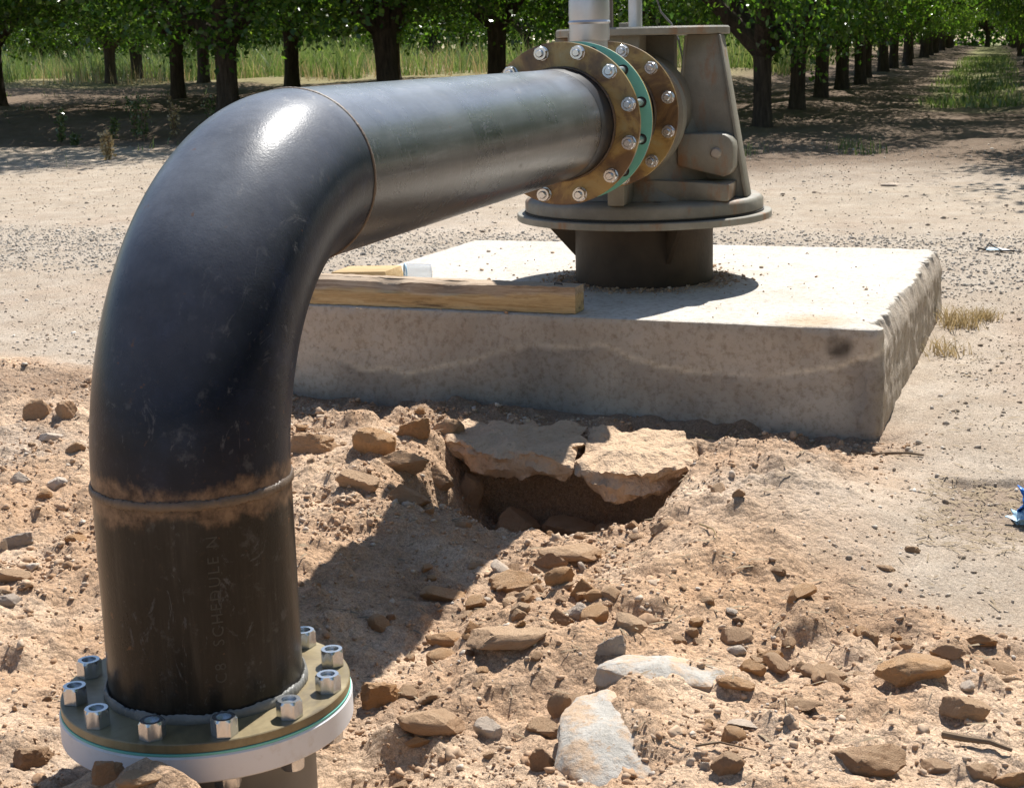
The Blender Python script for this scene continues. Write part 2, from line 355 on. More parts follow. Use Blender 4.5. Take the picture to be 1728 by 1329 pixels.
def leaf_material(name, cols, tint=(1.75, 2.0, 0.65), tr=0.46):
    s = NT(name); r = s.island()
    c = s.ramp(r, [(i/(len(cols)-1), q) for i, q in enumerate(cols)])
    d = s.n.new("ShaderNodeBsdfTranslucent"); s.l(s.mix(1.0, c, tint, 'MULTIPLY'), d.inputs[0])
    s.set(col=c, rough=0.27, spec=0.8)
    mx = s.n.new("ShaderNodeMixShader"); mx.inputs[0].default_value = tr
    s.l(s.b.outputs[0], mx.inputs[1]); s.l(d.outputs[0], mx.inputs[2]); s.l(mx.outputs[0], s.out.inputs[0]); return s.m
def bark_material():
    s = NT("bark"); n = s.noise(6, 7, 0.7, s.co((3, 3, 0.6))); n2 = s.noise(30, 5, 0.7, s.co((2, 2, 0.5)))
    c = s.ramp(n, [(0.3, (0.035, 0.026, 0.02)), (0.6, (0.10, 0.075, 0.055)), (0.8, (0.17, 0.14, 0.11))])
    s.set(col=c, rough=0.9, spec=0.2); s.bump(s.math('ADD', n, n2), 0.03, 0.8); return s.m
def plastic_clear():
    s = NT("clear_plastic"); s.set(col=(0.93, 0.96, 0.99), rough=0.12, trans=0.85, ior=1.25, spec=0.5); return s.m

M = dict(
    soil=soil_material(), concrete=concrete_material(),
    tan_rock=rock_material("tan_rock", [(0.48, 0.30, 0.175), (0.53, 0.345, 0.21), (0.50, 0.32, 0.195), (0.56, 0.385, 0.25)]),
    orange_rock=rock_material("orange_clod", [(0.48, 0.265, 0.125), (0.53, 0.31, 0.155), (0.50, 0.29, 0.15)]),
    grey_rock=rock_material("grey_stone", [(0.33, 0.27, 0.22), (0.40, 0.34, 0.29), (0.30, 0.26, 0.23)], 0.3, 0.006, 0.3),
    pale_rock=rock_material("pale_stone", [(0.50, 0.415, 0.335), (0.54, 0.465, 0.39)], 0.35, 0.006, 0.2),
    dark_rock=rock_material("dark_rock", [(0.37, 0.225, 0.13), (0.41, 0.26, 0.16)]),
    crust=rock_material("soil_crust", [(0.51, 0.365, 0.25), (0.54, 0.39, 0.27)], 0.7, 0.03),
    cement=cement_material(),
    crumbs=crumb_material("crumbs", [(0.0, (0.38, 0.24, 0.145)), (0.35, (0.47, 0.32, 0.21)), (0.7, (0.54, 0.395, 0.275)), (0.95, (0.56, 0.45, 0.345)), (1.0, (0.58, 0.52, 0.45))]),
    grit=crumb_material("grit", [(0.0, (0.30, 0.235, 0.175)), (0.4, (0.42, 0.345, 0.27)), (0.8, (0.52, 0.445, 0.36)), (1.0, (0.66, 0.61, 0.54))]),
    gravel=crumb_material("gravel", [(0.0, (0.33, 0.295, 0.255)), (0.4, (0.43, 0.385, 0.33)), (0.75, (0.49, 0.445, 0.385)), (1.0, (0.60, 0.555, 0.49))]),
    elbow=steel_pipe_material("black_lacquered_steel", (0.55, 0.75, 1.5), 0.02, 'n', rust_z=0.372, dust_sheen=0.62),
    riser=steel_pipe_material("brown_black_steel", (1.2, 1.0, 0.78), 0.06, 'z', rust_z=0.345),
    straight=steel_pipe_material("worn_grey_steel", (0.95, 1, 1.08), 0.52, 'x', rust_line=True, dust_sheen=0.55),
    weld=plain("weld_bead", (0.13, 0.09, 0.06), 0.55, 0.0, 0.6, 0.6, 60, 0.002),
    amber=amber_flange_material(), olive=olive_flange_material(), teal=plain("teal_gasket", (0.17, 0.50, 0.42), 0.55, 0, 0.4, 0.2, 12),
    zinc=plain("zinc_plated_steel", (0.62, 0.64, 0.67), 0.26, 0.9, 0.5, 0.2, 60), bore=plain("dark_thread", (0.14, 0.16, 0.19), 0.4, 0.8, 0.5, 0.3, 90),
    galv=plain("galvanised_steel", (0.55, 0.57, 0.60), 0.42, 0.75, 0.5, 0.2, 14), pvc=dirty_pvc(),
    cast=cast_material(), ped=plain("brown_painted_steel", (0.060, 0.040, 0.024), 0.65, 0, 0.3, 0.8, 7, 0.003), black=plain("black_rubber", (0.012, 0.012, 0.012), 0.6),
    wood=wood_material("rough_timber", True), cutwood=wood_material("fresh_cut_board", False),
    bark=bark_material(), clear=plastic_clear(), blue=plain("blue_plastic", (0.02, 0.16, 0.55), 0.35, 0, 0.5, 0.2, 30),
    lightblue=plain("pale_blue_plastic", (0.45, 0.66, 0.8), 0.4, 0, 0.5, 0.2, 30), stencil=plain("stencil_paint", (0.052, 0.047, 0.038), 0.6, 0, 0.3, 0.6, 70),
    leaf=leaf_material("orchard_leaf", [(0.04, 0.09, 0.018), (0.065, 0.13, 0.027), (0.10, 0.175, 0.036), (0.16, 0.225, 0.055)]),
    leaf2=leaf_material("orchard_leaf_light", [(0.047, 0.10, 0.02), (0.078, 0.145, 0.03), (0.12, 0.19, 0.042), (0.20, 0.245, 0.07)]),
    grass=leaf_material("green_grass", [(0.09, 0.15, 0.045), (0.14, 0.21, 0.06), (0.20, 0.26, 0.08), (0.33, 0.31, 0.16)], (1.1, 1.2, 0.8), 0.35),
    straw=leaf_material("dry_grass", [(0.32, 0.24, 0.11), (0.45, 0.35, 0.18), (0.52, 0.43, 0.26)], (1, 0.95, 0.9), 0.3),
    weed=leaf_material("weed_leaf", [(0.08, 0.12, 0.04), (0.13, 0.18, 0.06), (0.24, 0.24, 0.12)], (1.1, 1.2, 0.8), 0.3),
    twig=plain("dry_wood", (0.20, 0.14, 0.09), 0.85, 0, 0.2, 0.5, 40),
)

# ------------------------------------------------------------------ the setting: ground
def seg(a, b, st): return list(np.arange(a, b-1e-6, st))
def ground():
    xs = seg(-40, -4, 3) + seg(-4, -0.6, 0.2) + seg(-0.6, 2.95, 0.0105) + seg(2.95, 7, 0.028) + seg(7, 16, 0.08) + seg(16, 40, 0.25) + seg(40, 160, 2.4) + seg(160, 900, 60) + [900]
    ys = seg(-400, -100, 60) + seg(-100, -20, 5) + seg(-20, -5, 0.4) + seg(-5, -1.62, 0.05) + seg(-1.62, 1.3, 0.0105) + seg(1.3, 5, 0.033) + seg(5, 14, 0.1) + seg(14, 40, 0.5) + seg(40, 120, 4) + seg(120, 600, 60) + [600]
    xs = np.array(xs); ys = np.array(ys)
    X, Y = np.meshgrid(xs, ys, indexing='ij'); x = X.ravel(); y = Y.ravel()
    z = terrain(x, y)
    nx, ny = len(xs), len(ys)
    i = np.arange(nx-1)[:, None]*ny + np.arange(ny-1)[None, :]
    F = np.stack([i, i+ny, i+ny+1, i+1], -1).reshape(-1, 4)
    me = mesh_np("ground", np.stack([x, y, z], 1), F)
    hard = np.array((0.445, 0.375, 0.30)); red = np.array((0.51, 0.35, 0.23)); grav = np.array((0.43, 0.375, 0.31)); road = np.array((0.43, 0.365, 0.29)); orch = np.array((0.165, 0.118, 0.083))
    dark_soil = np.array((0.27, 0.195, 0.14)); pink = np.array((0.585, 0.44, 0.315)); pale = np.array((0.485, 0.415, 0.34)); green = np.array((0.22, 0.24, 0.09))
    n1 = fbm(x, y, 0.9, 4, 41)[:, None]; n2 = fbm(x, y, 0.25, 4, 43)[:, None]; n3 = fbm(x, y, 0.07, 3, 45)[:, None]
    c = np.broadcast_to(hard, (len(x), 3)).copy()
    def lay(col, m):
        nonlocal c
        m = np.clip(np.asarray(m).reshape(-1, 1), 0, 1); c = c*(1-m) + np.asarray(col)*m
    lay(pale, sm(0.0, 0.5, n1))
    R = rubble_mask(x, y)
    lay(red, R); lay(pink, R*sm(-0.1, 0.4, n2[:, 0])*0.8); lay(pale, R*sm(0.25, 0.5, n1[:, 0])*0.6)
    lay(dark_soil, R*sm(0.15, 0.5, fbm(x, y, 0.35, 3, 47))*0.45)
    lay(dark_soil, (1-sm(2.72, 2.85, x))*sm(2.30, 2.5, x+0.06*n2[:, 0])*sm(-1.05, -0.85, y)*0.65)  # pad's shading painted into the soil along its front
    lay(pale, 0.75*gauss(x, y, 1.66, -0.80, 0.40, 0.26))
    lay((0.56, 0.375, 0.235), 0.7*gauss(x, y, 1.05, -0.72, 0.42, 0.26)); lay(dark_soil, 0.55*rut_mask(x, y))
    lay((0.42, 0.325, 0.25), sm(0.1, 0.5, fbm(x*0.5, y, 0.5, 4, 49))*(1-R)*sm(2.8, 3.4, x)*0.45)
    g = sm(4.7, 5.3, x+0.3*n1[:, 0])*(1-sm(6.3, 7.2, x+0.5*n1[:, 0])); lay(grav, g*0.8)
    lay(road, sm(6.8, 8.0, x)*0.8)
    lay((0.40, 0.34, 0.28), sm(8.6, 9.8, x+0.6*n1[:, 0])*sm(0.2, 1.2, 3.2-y)*0.55)
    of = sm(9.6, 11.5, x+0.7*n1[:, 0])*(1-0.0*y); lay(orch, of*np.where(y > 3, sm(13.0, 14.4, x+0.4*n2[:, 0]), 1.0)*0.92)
    lay(green, sm(19, 24, x+1.5*n1[:, 0])*sm(-2.0, -1.4, y+0.5*n1[:, 0])*(1-sm(-0.4, 0.2, y+0.4*n1[:, 0]))*0.75)
    lay((0.26, 0.24, 0.11), sm(29, 33, x+1.5*n1[:, 0])*sm(3.5, 5, y)*0.7)
    c *= 1+0.10*n2+0.10*n3
    col = np.concatenate([np.clip(c, 0.01, 0.9), np.ones((len(x), 1))], 1).astype(np.float32)
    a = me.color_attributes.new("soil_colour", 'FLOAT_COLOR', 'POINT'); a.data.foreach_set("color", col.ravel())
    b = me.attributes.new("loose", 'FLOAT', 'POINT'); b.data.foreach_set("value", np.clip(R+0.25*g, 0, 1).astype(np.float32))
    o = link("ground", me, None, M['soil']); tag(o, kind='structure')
    return o
GROUND = ground()
def tz(x, y): return float(terrain(np.array([x]), np.array([y]))[0])

# ------------------------------------------------------------------ concrete pad
def concrete_pad():
    A = [np.array(q) for q in ((2.535, -0.945), (4.490, -1.062), (4.638, 1.050), (2.752, 1.19))]   # front right, back right, back left, front left
    rc = [0.045, 0.05, 0.06, 0.06]; per = []; step = 0.011
    for k in range(4):
        p0, p1, p2 = A[k-1], A[k], A[(k+1) % 4]
        a = (p0-p1)/np.linalg.norm(p0-p1); b = (p2-p1)/np.linalg.norm(p2-p1); r = rc[k]
        for t in np.linspace(0, 1, 9):
            q = p1 + a*r*(1-t)**2 + b*r*t**2
            per.append((q, k))
        L = np.linalg.norm(p2-p1); r2 = rc[(k+1) % 4]
        for d in np.arange(r+step, L-r2-step/2, step): per.append((p1+b*d, k))
    P = np.array([q for q, k in per]); K = np.array([k for q, k in per]); n = len(P)
    T = np.roll(P, -1, 0)-np.roll(P, 1, 0); T /= np.linalg.norm(T, axis=1)[:, None]
    N = np.stack([T[:, 1], -T[:, 0]], 1)                       # outward (counter-clockwise path)
    cen = P.mean(0); N *= np.sign(((P-cen)*N).sum(1))[:, None]
    s = np.cumsum(np.r_[0, np.linalg.norm(np.diff(P, axis=0), axis=1)])
    ztop = 0.182; levels = [-0.35, -0.2] + list(np.arange(-0.16, 0.150, 0.012)) + [0.150, 0.157, 0.163, 0.169, 0.174, 0.178]
    V = []; C = []
    right = ((P[:, 1] < -0.90) & (P[:, 0] > 2.6)).astype(float)
    chip = np.maximum(fbm(s, 0*s, 0.13, 4, 61), -0.05); chip2 = fbm(s, 0*s+3, 0.03, 3, 62)
    inset_top = np.where(right > 0, 0.018+0.050*np.clip(chip+0.35+0.5*chip2, 0, 1.2), 0.004+0.010*np.maximum(chip2, 0))
    sf = None
    d = (A[3]-A[0])/np.linalg.norm(A[3]-A[0]); sfr = (P-A[0])@d   # distance along the front face
    front = np.abs((P-A[0])@np.array([-d[1], d[0]])) < 0.05
    mud_s = [-0.1, 0.0, 0.073, 0.145, 0.367, 0.618, 0.797, 0.919, 1.127, 1.235, 1.367, 1.592, 1.799, 1.962, 2.2]
    mud_z = [0.11, 0.101, 0.088, 0.048, 0.011, 0.016, 0.051, 0.085, 0.075, 0.055, 0.008, -0.046, -0.036, 0.002, 0.03]
    line = np.interp(sfr, mud_s, mud_z) + 0.008*fbm(sfr, 0*sfr, 0.1, 3, 66)
    lightc = np.array((0.52, 0.45, 0.375)); darkc = np.array((0.31, 0.275, 0.24)); linec = np.array((0.82, 0.72, 0.57)); topc = np.array((0.60, 0.56, 0.50)); sidec = np.array((0.50, 0.43, 0.355))
    for z in levels:
        w = np.clip((z-0.15)/(ztop-0.15), 0, 1); rough = 0.004*fbm(s, 0*s+z, 0.05, 3, 63) + 0.004*fbm(s, 0*s+z*3, 0.3, 2, 64)
        rr = np.where(right > 0, 0.005*fbm(s, 0*s+z, 0.035, 4, 65)+0.006*fbm(s*1.0, 0*s+z*0.7, 0.12, 4, 67), 0)
        if isinstance(w, np.ndarray): w = float(w)
        wr = np.where(right > 0, np.clip((z-0.10)/(ztop-0.10), 0, 1), w)
        q = P + N*(rough + rr*0.8 - inset_top*wr**1.6)[:, None]
        V.append(np.c_[q, np.full(n, z)])
        f = np.clip((line + 0.010*fbm(sfr, 0*s+z, 0.05, 3, 74) - z)/0.009, -2.5, 2.5)
        below = sm(-0.2, 1.0, f)*np.clip(0.46+1.0*fbm(sfr, 0*s+z*0.8, 0.22, 5, 68), 0.03, 1); on = np.exp(-(f+0.7)**2*1.6)*np.clip(0.55+0.8*fbm(sfr, 0*s, 0.2, 3, 76), 0.2, 1); c0 = 1+0.30*fbm(sfr, 0*s+z*1.5, 0.35, 4, 75)
        c = (lightc*c0[:, None])*(1-below[:, None]) + darkc*below[:, None]
        c = c*(1-0.9*on[:, None]) + linec*0.9*on[:, None]
        st = np.exp(-((sfr-0.132)/0.045)**2-((z-0.125)/0.045)**2)[:, None]; st = np.clip(st*1.7-0.5+0.8*fbm(sfr, 0*s+z, 0.045, 3, 77)[:, None]*np.sqrt(st), 0, 0.85); c = c*(1-st)+np.array((0.06, 0.05, 0.042))*st
        c = np.where(front[:, None], c, sidec*(0.9+0.2*fbm(s, 0*s+z, 0.2, 3, 69)[:, None]))
        tip = np.clip((z-0.16)/0.02, 0, 1)*0.6; c = c*(1-tip)+np.array((0.5, 0.46, 0.4))*tip
        C.append(c)
    nl = len(V); rings = []
    base = V[-1][:, :2]
    fr = [1-(i/60.0)**0.92 for i in range(0, 61)]
    top = []
    for i, f in enumerate(fr[:-1]):
        q = cen + (base-cen)*f if i else base - N*0.004
        z = ztop + 0.0016*fbm(q[:, 0], q[:, 1], 0.3, 3, 70) - (0.0015 if i == 0 else 0)
        V.append(np.c_[q, z])
        sand = np.clip(gauss(q[:, 0], q[:, 1], 2.66, -0.72, 0.13, 0.13)*1.6-0.35+0.2*fbm(q[:, 0], q[:, 1], 0.08, 3, 71), 0, 1)*0.8
        rp = np.hypot(q[:, 0]-3.5, q[:, 1]); dirt = np.clip(1.25-(rp-0.20)/0.13+0.8*fbm(q[:, 0], q[:, 1], 0.1, 3, 72), 0, 1)*0.85
        pt = 0.12*fbm(q[:, 0], q[:, 1], 0.5, 4, 73)
        c = topc*(1+pt[:, None]); c = c*(1-sand[:, None])+np.array((0.50, 0.38, 0.25))*sand[:, None]; c = c*(1-dirt[:, None])+np.array((0.24, 0.175, 0.125))*dirt[:, None]
        C.append(c)
    V.append(np.array([[cen[0], cen[1], ztop]])); C.append(np.array([topc]))
    nr = nl+60
    F = []
    j = np.arange(n); j2 = (j+1) % n
    for k in range(nr-1): F.append(np.stack([k*n+j, k*n+j2, (k+1)*n+j2, (k+1)*n+j], 1))
    F = np.concatenate(F)
    ci = nr*n
    Ft = np.stack([(nr-1)*n+j, (nr-1)*n+j2, np.full(n, ci), np.full(n, ci)], 1)
    me = bpy.data.meshes.new("concrete_pad")
    allV = np.concatenate(V); faces = [tuple(q) for q in F.tolist()] + [(a, b, c) for a, b, c, _ in Ft.tolist()]
    me.from_pydata(allV.tolist(), [], faces); me.polygons.foreach_set("use_smooth", np.ones(len(faces), bool))
    bm = bmesh.new(); bm.from_mesh(me); bmesh.ops.recalc_face_normals(bm, faces=bm.faces); bm.to_mesh(me); bm.free()
    me.set_sharp_from_angle(angle=math.radians(40))
    col = np.concatenate([np.clip(np.concatenate(C), 0.01, 0.9), np.ones((len(allV), 1))], 1).astype(np.float32)
    a = me.color_attributes.new("pad_colour", 'FLOAT_COLOR', 'POINT'); a.data.foreach_set("color", col.ravel())
    o = link("concrete_pad", me, None, M['concrete'])
    tag(o, "thick square concrete pad with mud-stained front face carrying the pump", "concrete pad")
concrete_pad()

# ------------------------------------------------------------------ orchard trees
def leaf_cloud(name, centres, per, spread, size, seed, droop=0.35):
    g = np.random.default_rng(seed); nC = len(centres)
    N_ = nC*per
    c = np.repeat(centres, per, 0) + g.normal(0, 1, (N_, 3))*np.array([spread, spread, spread*0.75])
    ax = g.normal(0, 1, (N_, 3)); ax[:, 2] -= droop; ax /= np.linalg.norm(ax, axis=1)[:, None]
    nn = g.normal(0, 1, (N_, 3)); nn[:, 2] += 0.9; side = np.cross(ax, nn); side /= np.linalg.norm(side, axis=1)[:, None]
    up = np.cross(side, ax)
    L = size*g.uniform(0.7, 1.3, (N_, 1)); w = L*g.uniform(0.28, 0.40, (N_, 1))
    v0 = c; v1 = c+ax*L*0.45+side*w+up*L*0.06; v2 = c+ax*L; v3 = c+ax*L*0.45-side*w+up*L*0.06
    V = np.stack([v0, v1, v2, v3], 1).reshape(-1, 3)
    i = np.arange(N_)*4
    F = np.stack([i, i+1, i+2, i+3], 1)
    return mesh_np(name, V, F, smooth=False)
TREE = []
def tree_kind(seed, m):
    g = random.Random(seed); ng = np.random.default_rng(seed)
    # trunk
    tr = MB(); H0 = g.uniform(0.95, 1.15); lean = (g.uniform(-0.05, 0.05), g.uniform(-0.05, 0.05))
    pts = [(lean[0]*t*H0, lean[1]*t*H0, -0.25+t*(H0+0.25)) for t in (0, 0.16, 0.24, 0.4, 0.6, 0.8, 1.0)]
    tr.tube(pts, [0.24, 0.21, 0.175, 0.152, 0.145, 0.15, 0.17], 14)
    top = Vector(pts[-1]); limbs = []; ends = []
    k = g.choice((4, 5)); a0 = g.uniform(0, 6.28)
    for i in range(k):
        a = a0 + i*2*PI/k + g.uniform(-0.3, 0.3); out = g.uniform(1.1, 1.9); hh = g.uniform(1.5, 2.6)
        b = MB(); p = [top+Vector((0, 0, -0.12))]
        for t in (0.25, 0.5, 0.75, 1.0):
            p.append(top + Vector((math.cos(a)*out*t**0.85, math.sin(a)*out*t**0.85, hh*t**1.15)) + Vector((g.uniform(-0.06, 0.06), g.uniform(-0.06, 0.06), 0)))
        b.tube(p, [0.115, 0.095, 0.075, 0.055, 0.03], 9)
        for q in range(5):
            st = p[g.choice((2, 3, 3, 4))]; aa = a+g.uniform(-1.1, 1.1); l = g.uniform(0.7, 1.4)
            e = st+Vector((math.cos(aa)*l, math.sin(aa)*l, g.uniform(-0.55, 0.7)))
            b.tube([st, st.lerp(e, 0.5)+Vector((0, 0, 0.1)), e], [0.035, 0.024, 0.008], 6)
        limbs.append(b.mesh("limb"))
    trunk = tr.mesh("trunk", 60)
    # crown: clusters through an uneven ellipsoid, hanging low at the skirt
    cen = []
    while len(cen) < 1150:
        d = ng.normal(0, 1, 3); d /= np.linalg.norm(d); r = ng.uniform(0.25, 1)**0.42
        bump = 1+0.16*mnoise.noise(Vector(d*1.7)+Vector((seed, 0, 0)))+0.10*mnoise.noise(Vector(d*4)+Vector((0, seed, 0)))
        q = np.array([d[0]*3.05, d[1]*3.05, 2.5*d[2] if d[2] > 0 else 2.25*d[2]])*r*bump
        q[2] += 3.2
        if q[2] < 0.8 and ng.random() > 0.5: continue
        if mnoise.noise(Vector(q*1.15)+Vector((seed*3, 0, 0))) < -0.08: continue
        cen.append(q)
    cr = leaf_cloud("crown", np.array(cen), 30, 0.18, 0.085, seed)
    trunk.materials.append(M['bark']); cr.materials.append(m)
    for q in limbs: q.materials.append(M['bark'])
    return trunk, limbs, cr
TREE = [tree_kind(3, M['leaf']), tree_kind(11, M['leaf2']), tree_kind(29, M['leaf'])]
def tree(x, y, label, k=0, rz=0.0, sc=1.0, group="orchard trees in rows", thick=1.0, slim=1.0):
    trunk, limbs, cr = TREE[k % 3]
    e = empty("orchard_tree", (x, y, tz(x, y)), rz); e.scale = (sc, sc, sc)
    t = link("trunk", trunk, e); t.scale = (thick, thick, 1.0)
    for q in limbs: link("limb", q, e)
    c = link("crown", cr, e); c.scale = (slim, slim, 1.0); tag(e, label, "tree", group)
    return e
named = [  # x, y, kind, thickness, label
    (16.6, 1.40, 0, 0.75, "nearest orchard tree right of the pump head at the alley's left side"),
    (20.4, 1.45, 1, 0.75, "second orchard tree of the row left of the grassy alley"),
    (24.1, 1.50, 2, 0.75, "third orchard tree of the row left of the grassy alley"),
    (27.8, 1.50, 0, 0.8, "fourth orchard tree of the row left of the grassy alley"),
    (31.5, 1.45, 1, 0.8, "fifth orchard tree of the row left of the grassy alley"),
    (19.4, 7.25, 1, 1.15, "stout forked orchard tree rising behind the middle of the horizontal pipe"),
    (23.0, 6.75, 2, 1.0, "orchard tree just left of the bolted flange and air vent"),
    (16.7, 8.50, 0, 0.97, "thick-trunked orchard tree directly behind the black elbow's left shoulder"),
    (25.8, 11.8, 1, 0.9, "orchard tree with leafy shoots on its trunk above the elbow's top"),
    (20.6, 11.4, 2, 0.75, "slim orchard tree left of the thick-trunked one"),
    (38.5, 22.6, 0, 1.2, "pale-trunked orchard tree second from the left in the front orchard"),
    (20.6, 14.8, 2, 1.0, "leftmost orchard tree cut by the photo's left edge"),
    (27.5, 6.4, 0, 0.9, "orchard tree glimpsed beyond the vent between pump and near trees"),
    (32.0, 6.3, 2, 0.9, "orchard tree deep behind the pump's round top plate"),
    (30.8, 11.6, 0, 0.9, "orchard tree in shade behind the one with leafy shoots"),
    (30.5, 16.2, 1, 0.9, "orchard tree in shade behind the slim one at left"),
    (33.9, 20.7, 1, 1.0, "small far orchard tree third from the left, before the grass"),
    (16.3, 12.9, 1, 1.0, "orchard tree just outside the left edge shading the bank"),
    (13.4, -4.4, 0, 0.9, "orchard tree outside the right edge casting shade on the dirt road"),
]
for x, y, k, th, lb in named: tree(x, y, lb, k, uni(0, 6.28), uni(0.96, 1.06), thick=th, slim=0.84 if 1.3 < y < 1.6 else 1.12)
used = [(a, b) for a, b, *_ in named]
row_y = [-13.6, -8.6, -2.3, 1.5, 6.2, 11.4, 16.5, 21.5, 26.5, 31.5, 36.5, 41.5, 46.5]
nt = 0
for j, yy in enumerate(row_y):
    x0 = {-2.3: 19.0, -8.6: 15.0, -13.6: 17.0, 1.5: 35.2, 6.2: 27.2, 11.4: 30.0, 16.5: 25.0, 21.5: 27.0, 26.5: 30.0}.get(yy, 33.0)
    x = x0
    while x < 110:
        xx = x + uni(-0.25, 0.25); y2 = yy + uni(-0.2, 0.2); a = math.degrees(math.atan2(y2-CP.y, xx-CP.x))
        gap = yy > 4 and xx < 57
        if not gap and -14 < a < 44 and (xx < 72 or (yy < 4 and a > -6)) and min(math.hypot(xx-u, y2-v) for u, v in used) > 2.2:
            side = "right of" if yy < 0 else "left of"
            lb = "leafy orchard tree in the rows right of the grassy alley" if yy < 0 else "leafy orchard tree far along the row left of the grassy alley" if yy < 4 else \
                 "leafy orchard tree beyond the strip of tall grass" if xx >= 57 else "leafy orchard tree in the shaded rows before the tall grass"
            tree(xx, y2, lb, nt, uni(0, 6.28), uni(0.92, 1.1), group=lb.replace("leafy orchard tree", "orchard trees"), thick=uni(0.8, 1.1), slim=0.58 if -5 < yy < 0 else 0.72 if yy < 4 else 1.0); nt += 1
        x += 4.0 if xx < 50 else 4.6
for k in range(14):
    tree(112+uni(-2, 6), -13+k*2.4+uni(-0.5, 0.5), "leafy orchard tree closing the far end of the alley", k, uni(0, 6.28), uni(1.0, 1.25), group="orchard trees at the alley's far end")
print("trees", nt+len(named))

for k, (x, y) in enumerate([(4.5, -9.2), (9.0, -9.0), (0.0, -9.6), (-4.5, -9.3), (7.0, -14.0), (2.0, -14.2), (-9.0, -9.5), (-3.0, -14.0)]):  # out-of-view trees added to darken the reflections in the pipe
    tree(x, y, "leafy orchard tree of the rows along the dirt road's right side", k, uni(0, 6.28), uni(1.0, 1.15), group="orchard trees along the road's right side")
gg = np.random.default_rng(91); nf = 15000
fc = np.stack([gg.uniform(82, 92, nf), gg.uniform(-25, 85, nf), gg.uniform(0.9, 7.0, nf)**1.0], 1); k = (fc[:, 1] > 4.5) | (fc[:, 1] < -6); fc = fc[k]
fc2 = np.stack([gg.uniform(122, 130, 3600), gg.uniform(-14, 16, 3600), gg.uniform(0.4, 9.0, 3600)], 1)
fm = leaf_cloud("far_orchard", np.concatenate([fc, fc2]), 8, 0.5, 0.36, 92)
tag(link("far_orchard", fm, None, M['leaf']), "dense mass of foliage closing the view far behind the orchard rows", "far trees", kind='stuff')
# ------------------------------------------------------------------ grass
def blades(name, pts, hmin, hmax, width, seed, lean=0.35, clump=0):
    g = np.random.default_rng(seed); n = len(pts); h = g.uniform(hmin, hmax, n)*(1.0 if clump == 0 else np.clip(0.62+0.75*fbm(pts[:, 0], pts[:, 1], clump, 3, seed+5), 0.2, 1.3)); a = g.uniform(0, 2*PI, n)
    ld = g.uniform(0, 2*PI, n); lm = h*g.uniform(0.05, lean, n)
    w = width*g.uniform(0.6, 1.3, n); dx, dy = np.cos(a)*w, np.sin(a)*w
    lx, ly = np.cos(ld)*lm, np.sin(ld)*lm
    b = pts
    v0 = b+np.stack([dx, dy, 0*h], 1); v1 = b-np.stack([dx, dy, 0*h], 1)
    v2 = b+np.stack([-dx*0.7+lx*0.35, -dy*0.7+ly*0.35, h*0.6], 1); v3 = b+np.stack([dx*0.7+lx*0.35, dy*0.7+ly*0.35, h*0.6], 1)
    v4 = b+np.stack([lx, ly, h], 1)
    V = np.stack([v0, v1, v2, v3, v4, v4+1e-4], 1).reshape(-1, 3); i = np.arange(n)*6
    F = np.concatenate([np.stack([i, i+1, i+2, i+3], 1), np.stack([i+3, i+2, i+4, i+5], 1)])
    return mesh_np(name, V, F, smooth=False)
def scatter(n, x0, x1, y0, y1, seed, fn=None):
    g = np.random.default_rng(seed); x = g.uniform(x0, x1, n); y = g.uniform(y0, y1, n)
    if fn is not None:
        k = g.random(n) < fn(x, y); x = x[k]; y = y[k]
    return np.stack([x, y, terrain(x, y)], 1)
pts = scatter(110000, 35.0, 58, 3.5, 50, 5, lambda x, y: sm(-0.1, 0.3, fbm(x, y, 2.2, 3, 81))*(y < (x+2.2)*0.75+3))
tag(link("tall_grass", blades("tall_grass", pts, 0.35, 1.35, 0.012, 6, 0.8, 1.3), None, M['grass']), "band of tall sunlit green grass behind the orchard trees", "grass", kind='stuff')
pts = scatter(18000, 33, 52, 3.5, 42, 15, lambda x, y: sm(0.0, 0.3, fbm(x, y, 1.5, 3, 82)))
tag(link("dry_tall_grass", blades("dry_tall_grass", pts, 0.3, 0.9, 0.011, 16, 0.8, 1.0), None, M['straw']), "straw-coloured dry tufts among the tall grass", "dry grass", kind='stuff')
pts = scatter(17000, 21.5, 62, -2.7, 0.3, 8, lambda x, y: sm(-0.05, 0.35, fbm(x, y, 1.2, 3, 83)+0.12*(x > 27))*sm(-1.9, -1.4, y)*(1-sm(-0.5, 0.1, y)))
tag(link("alley_grass", blades("alley_grass", pts, 0.04, 0.15, 0.014, 9, 0.7), None, M['grass']), "short bright green grass down the middle of the orchard alley", "grass", kind='stuff')
pts = scatter(2600, 11, 24, 3.5, 20, 18, lambda x, y: sm(0.25, 0.4, fbm(x, y, 1.1, 3, 84)))
tag(link("low_weeds", blades("low_weeds", pts, 0.04, 0.16, 0.008, 19, 0.7), None, M['weed']), "patchy low weeds on the shaded orchard floor", "weeds", kind='stuff')

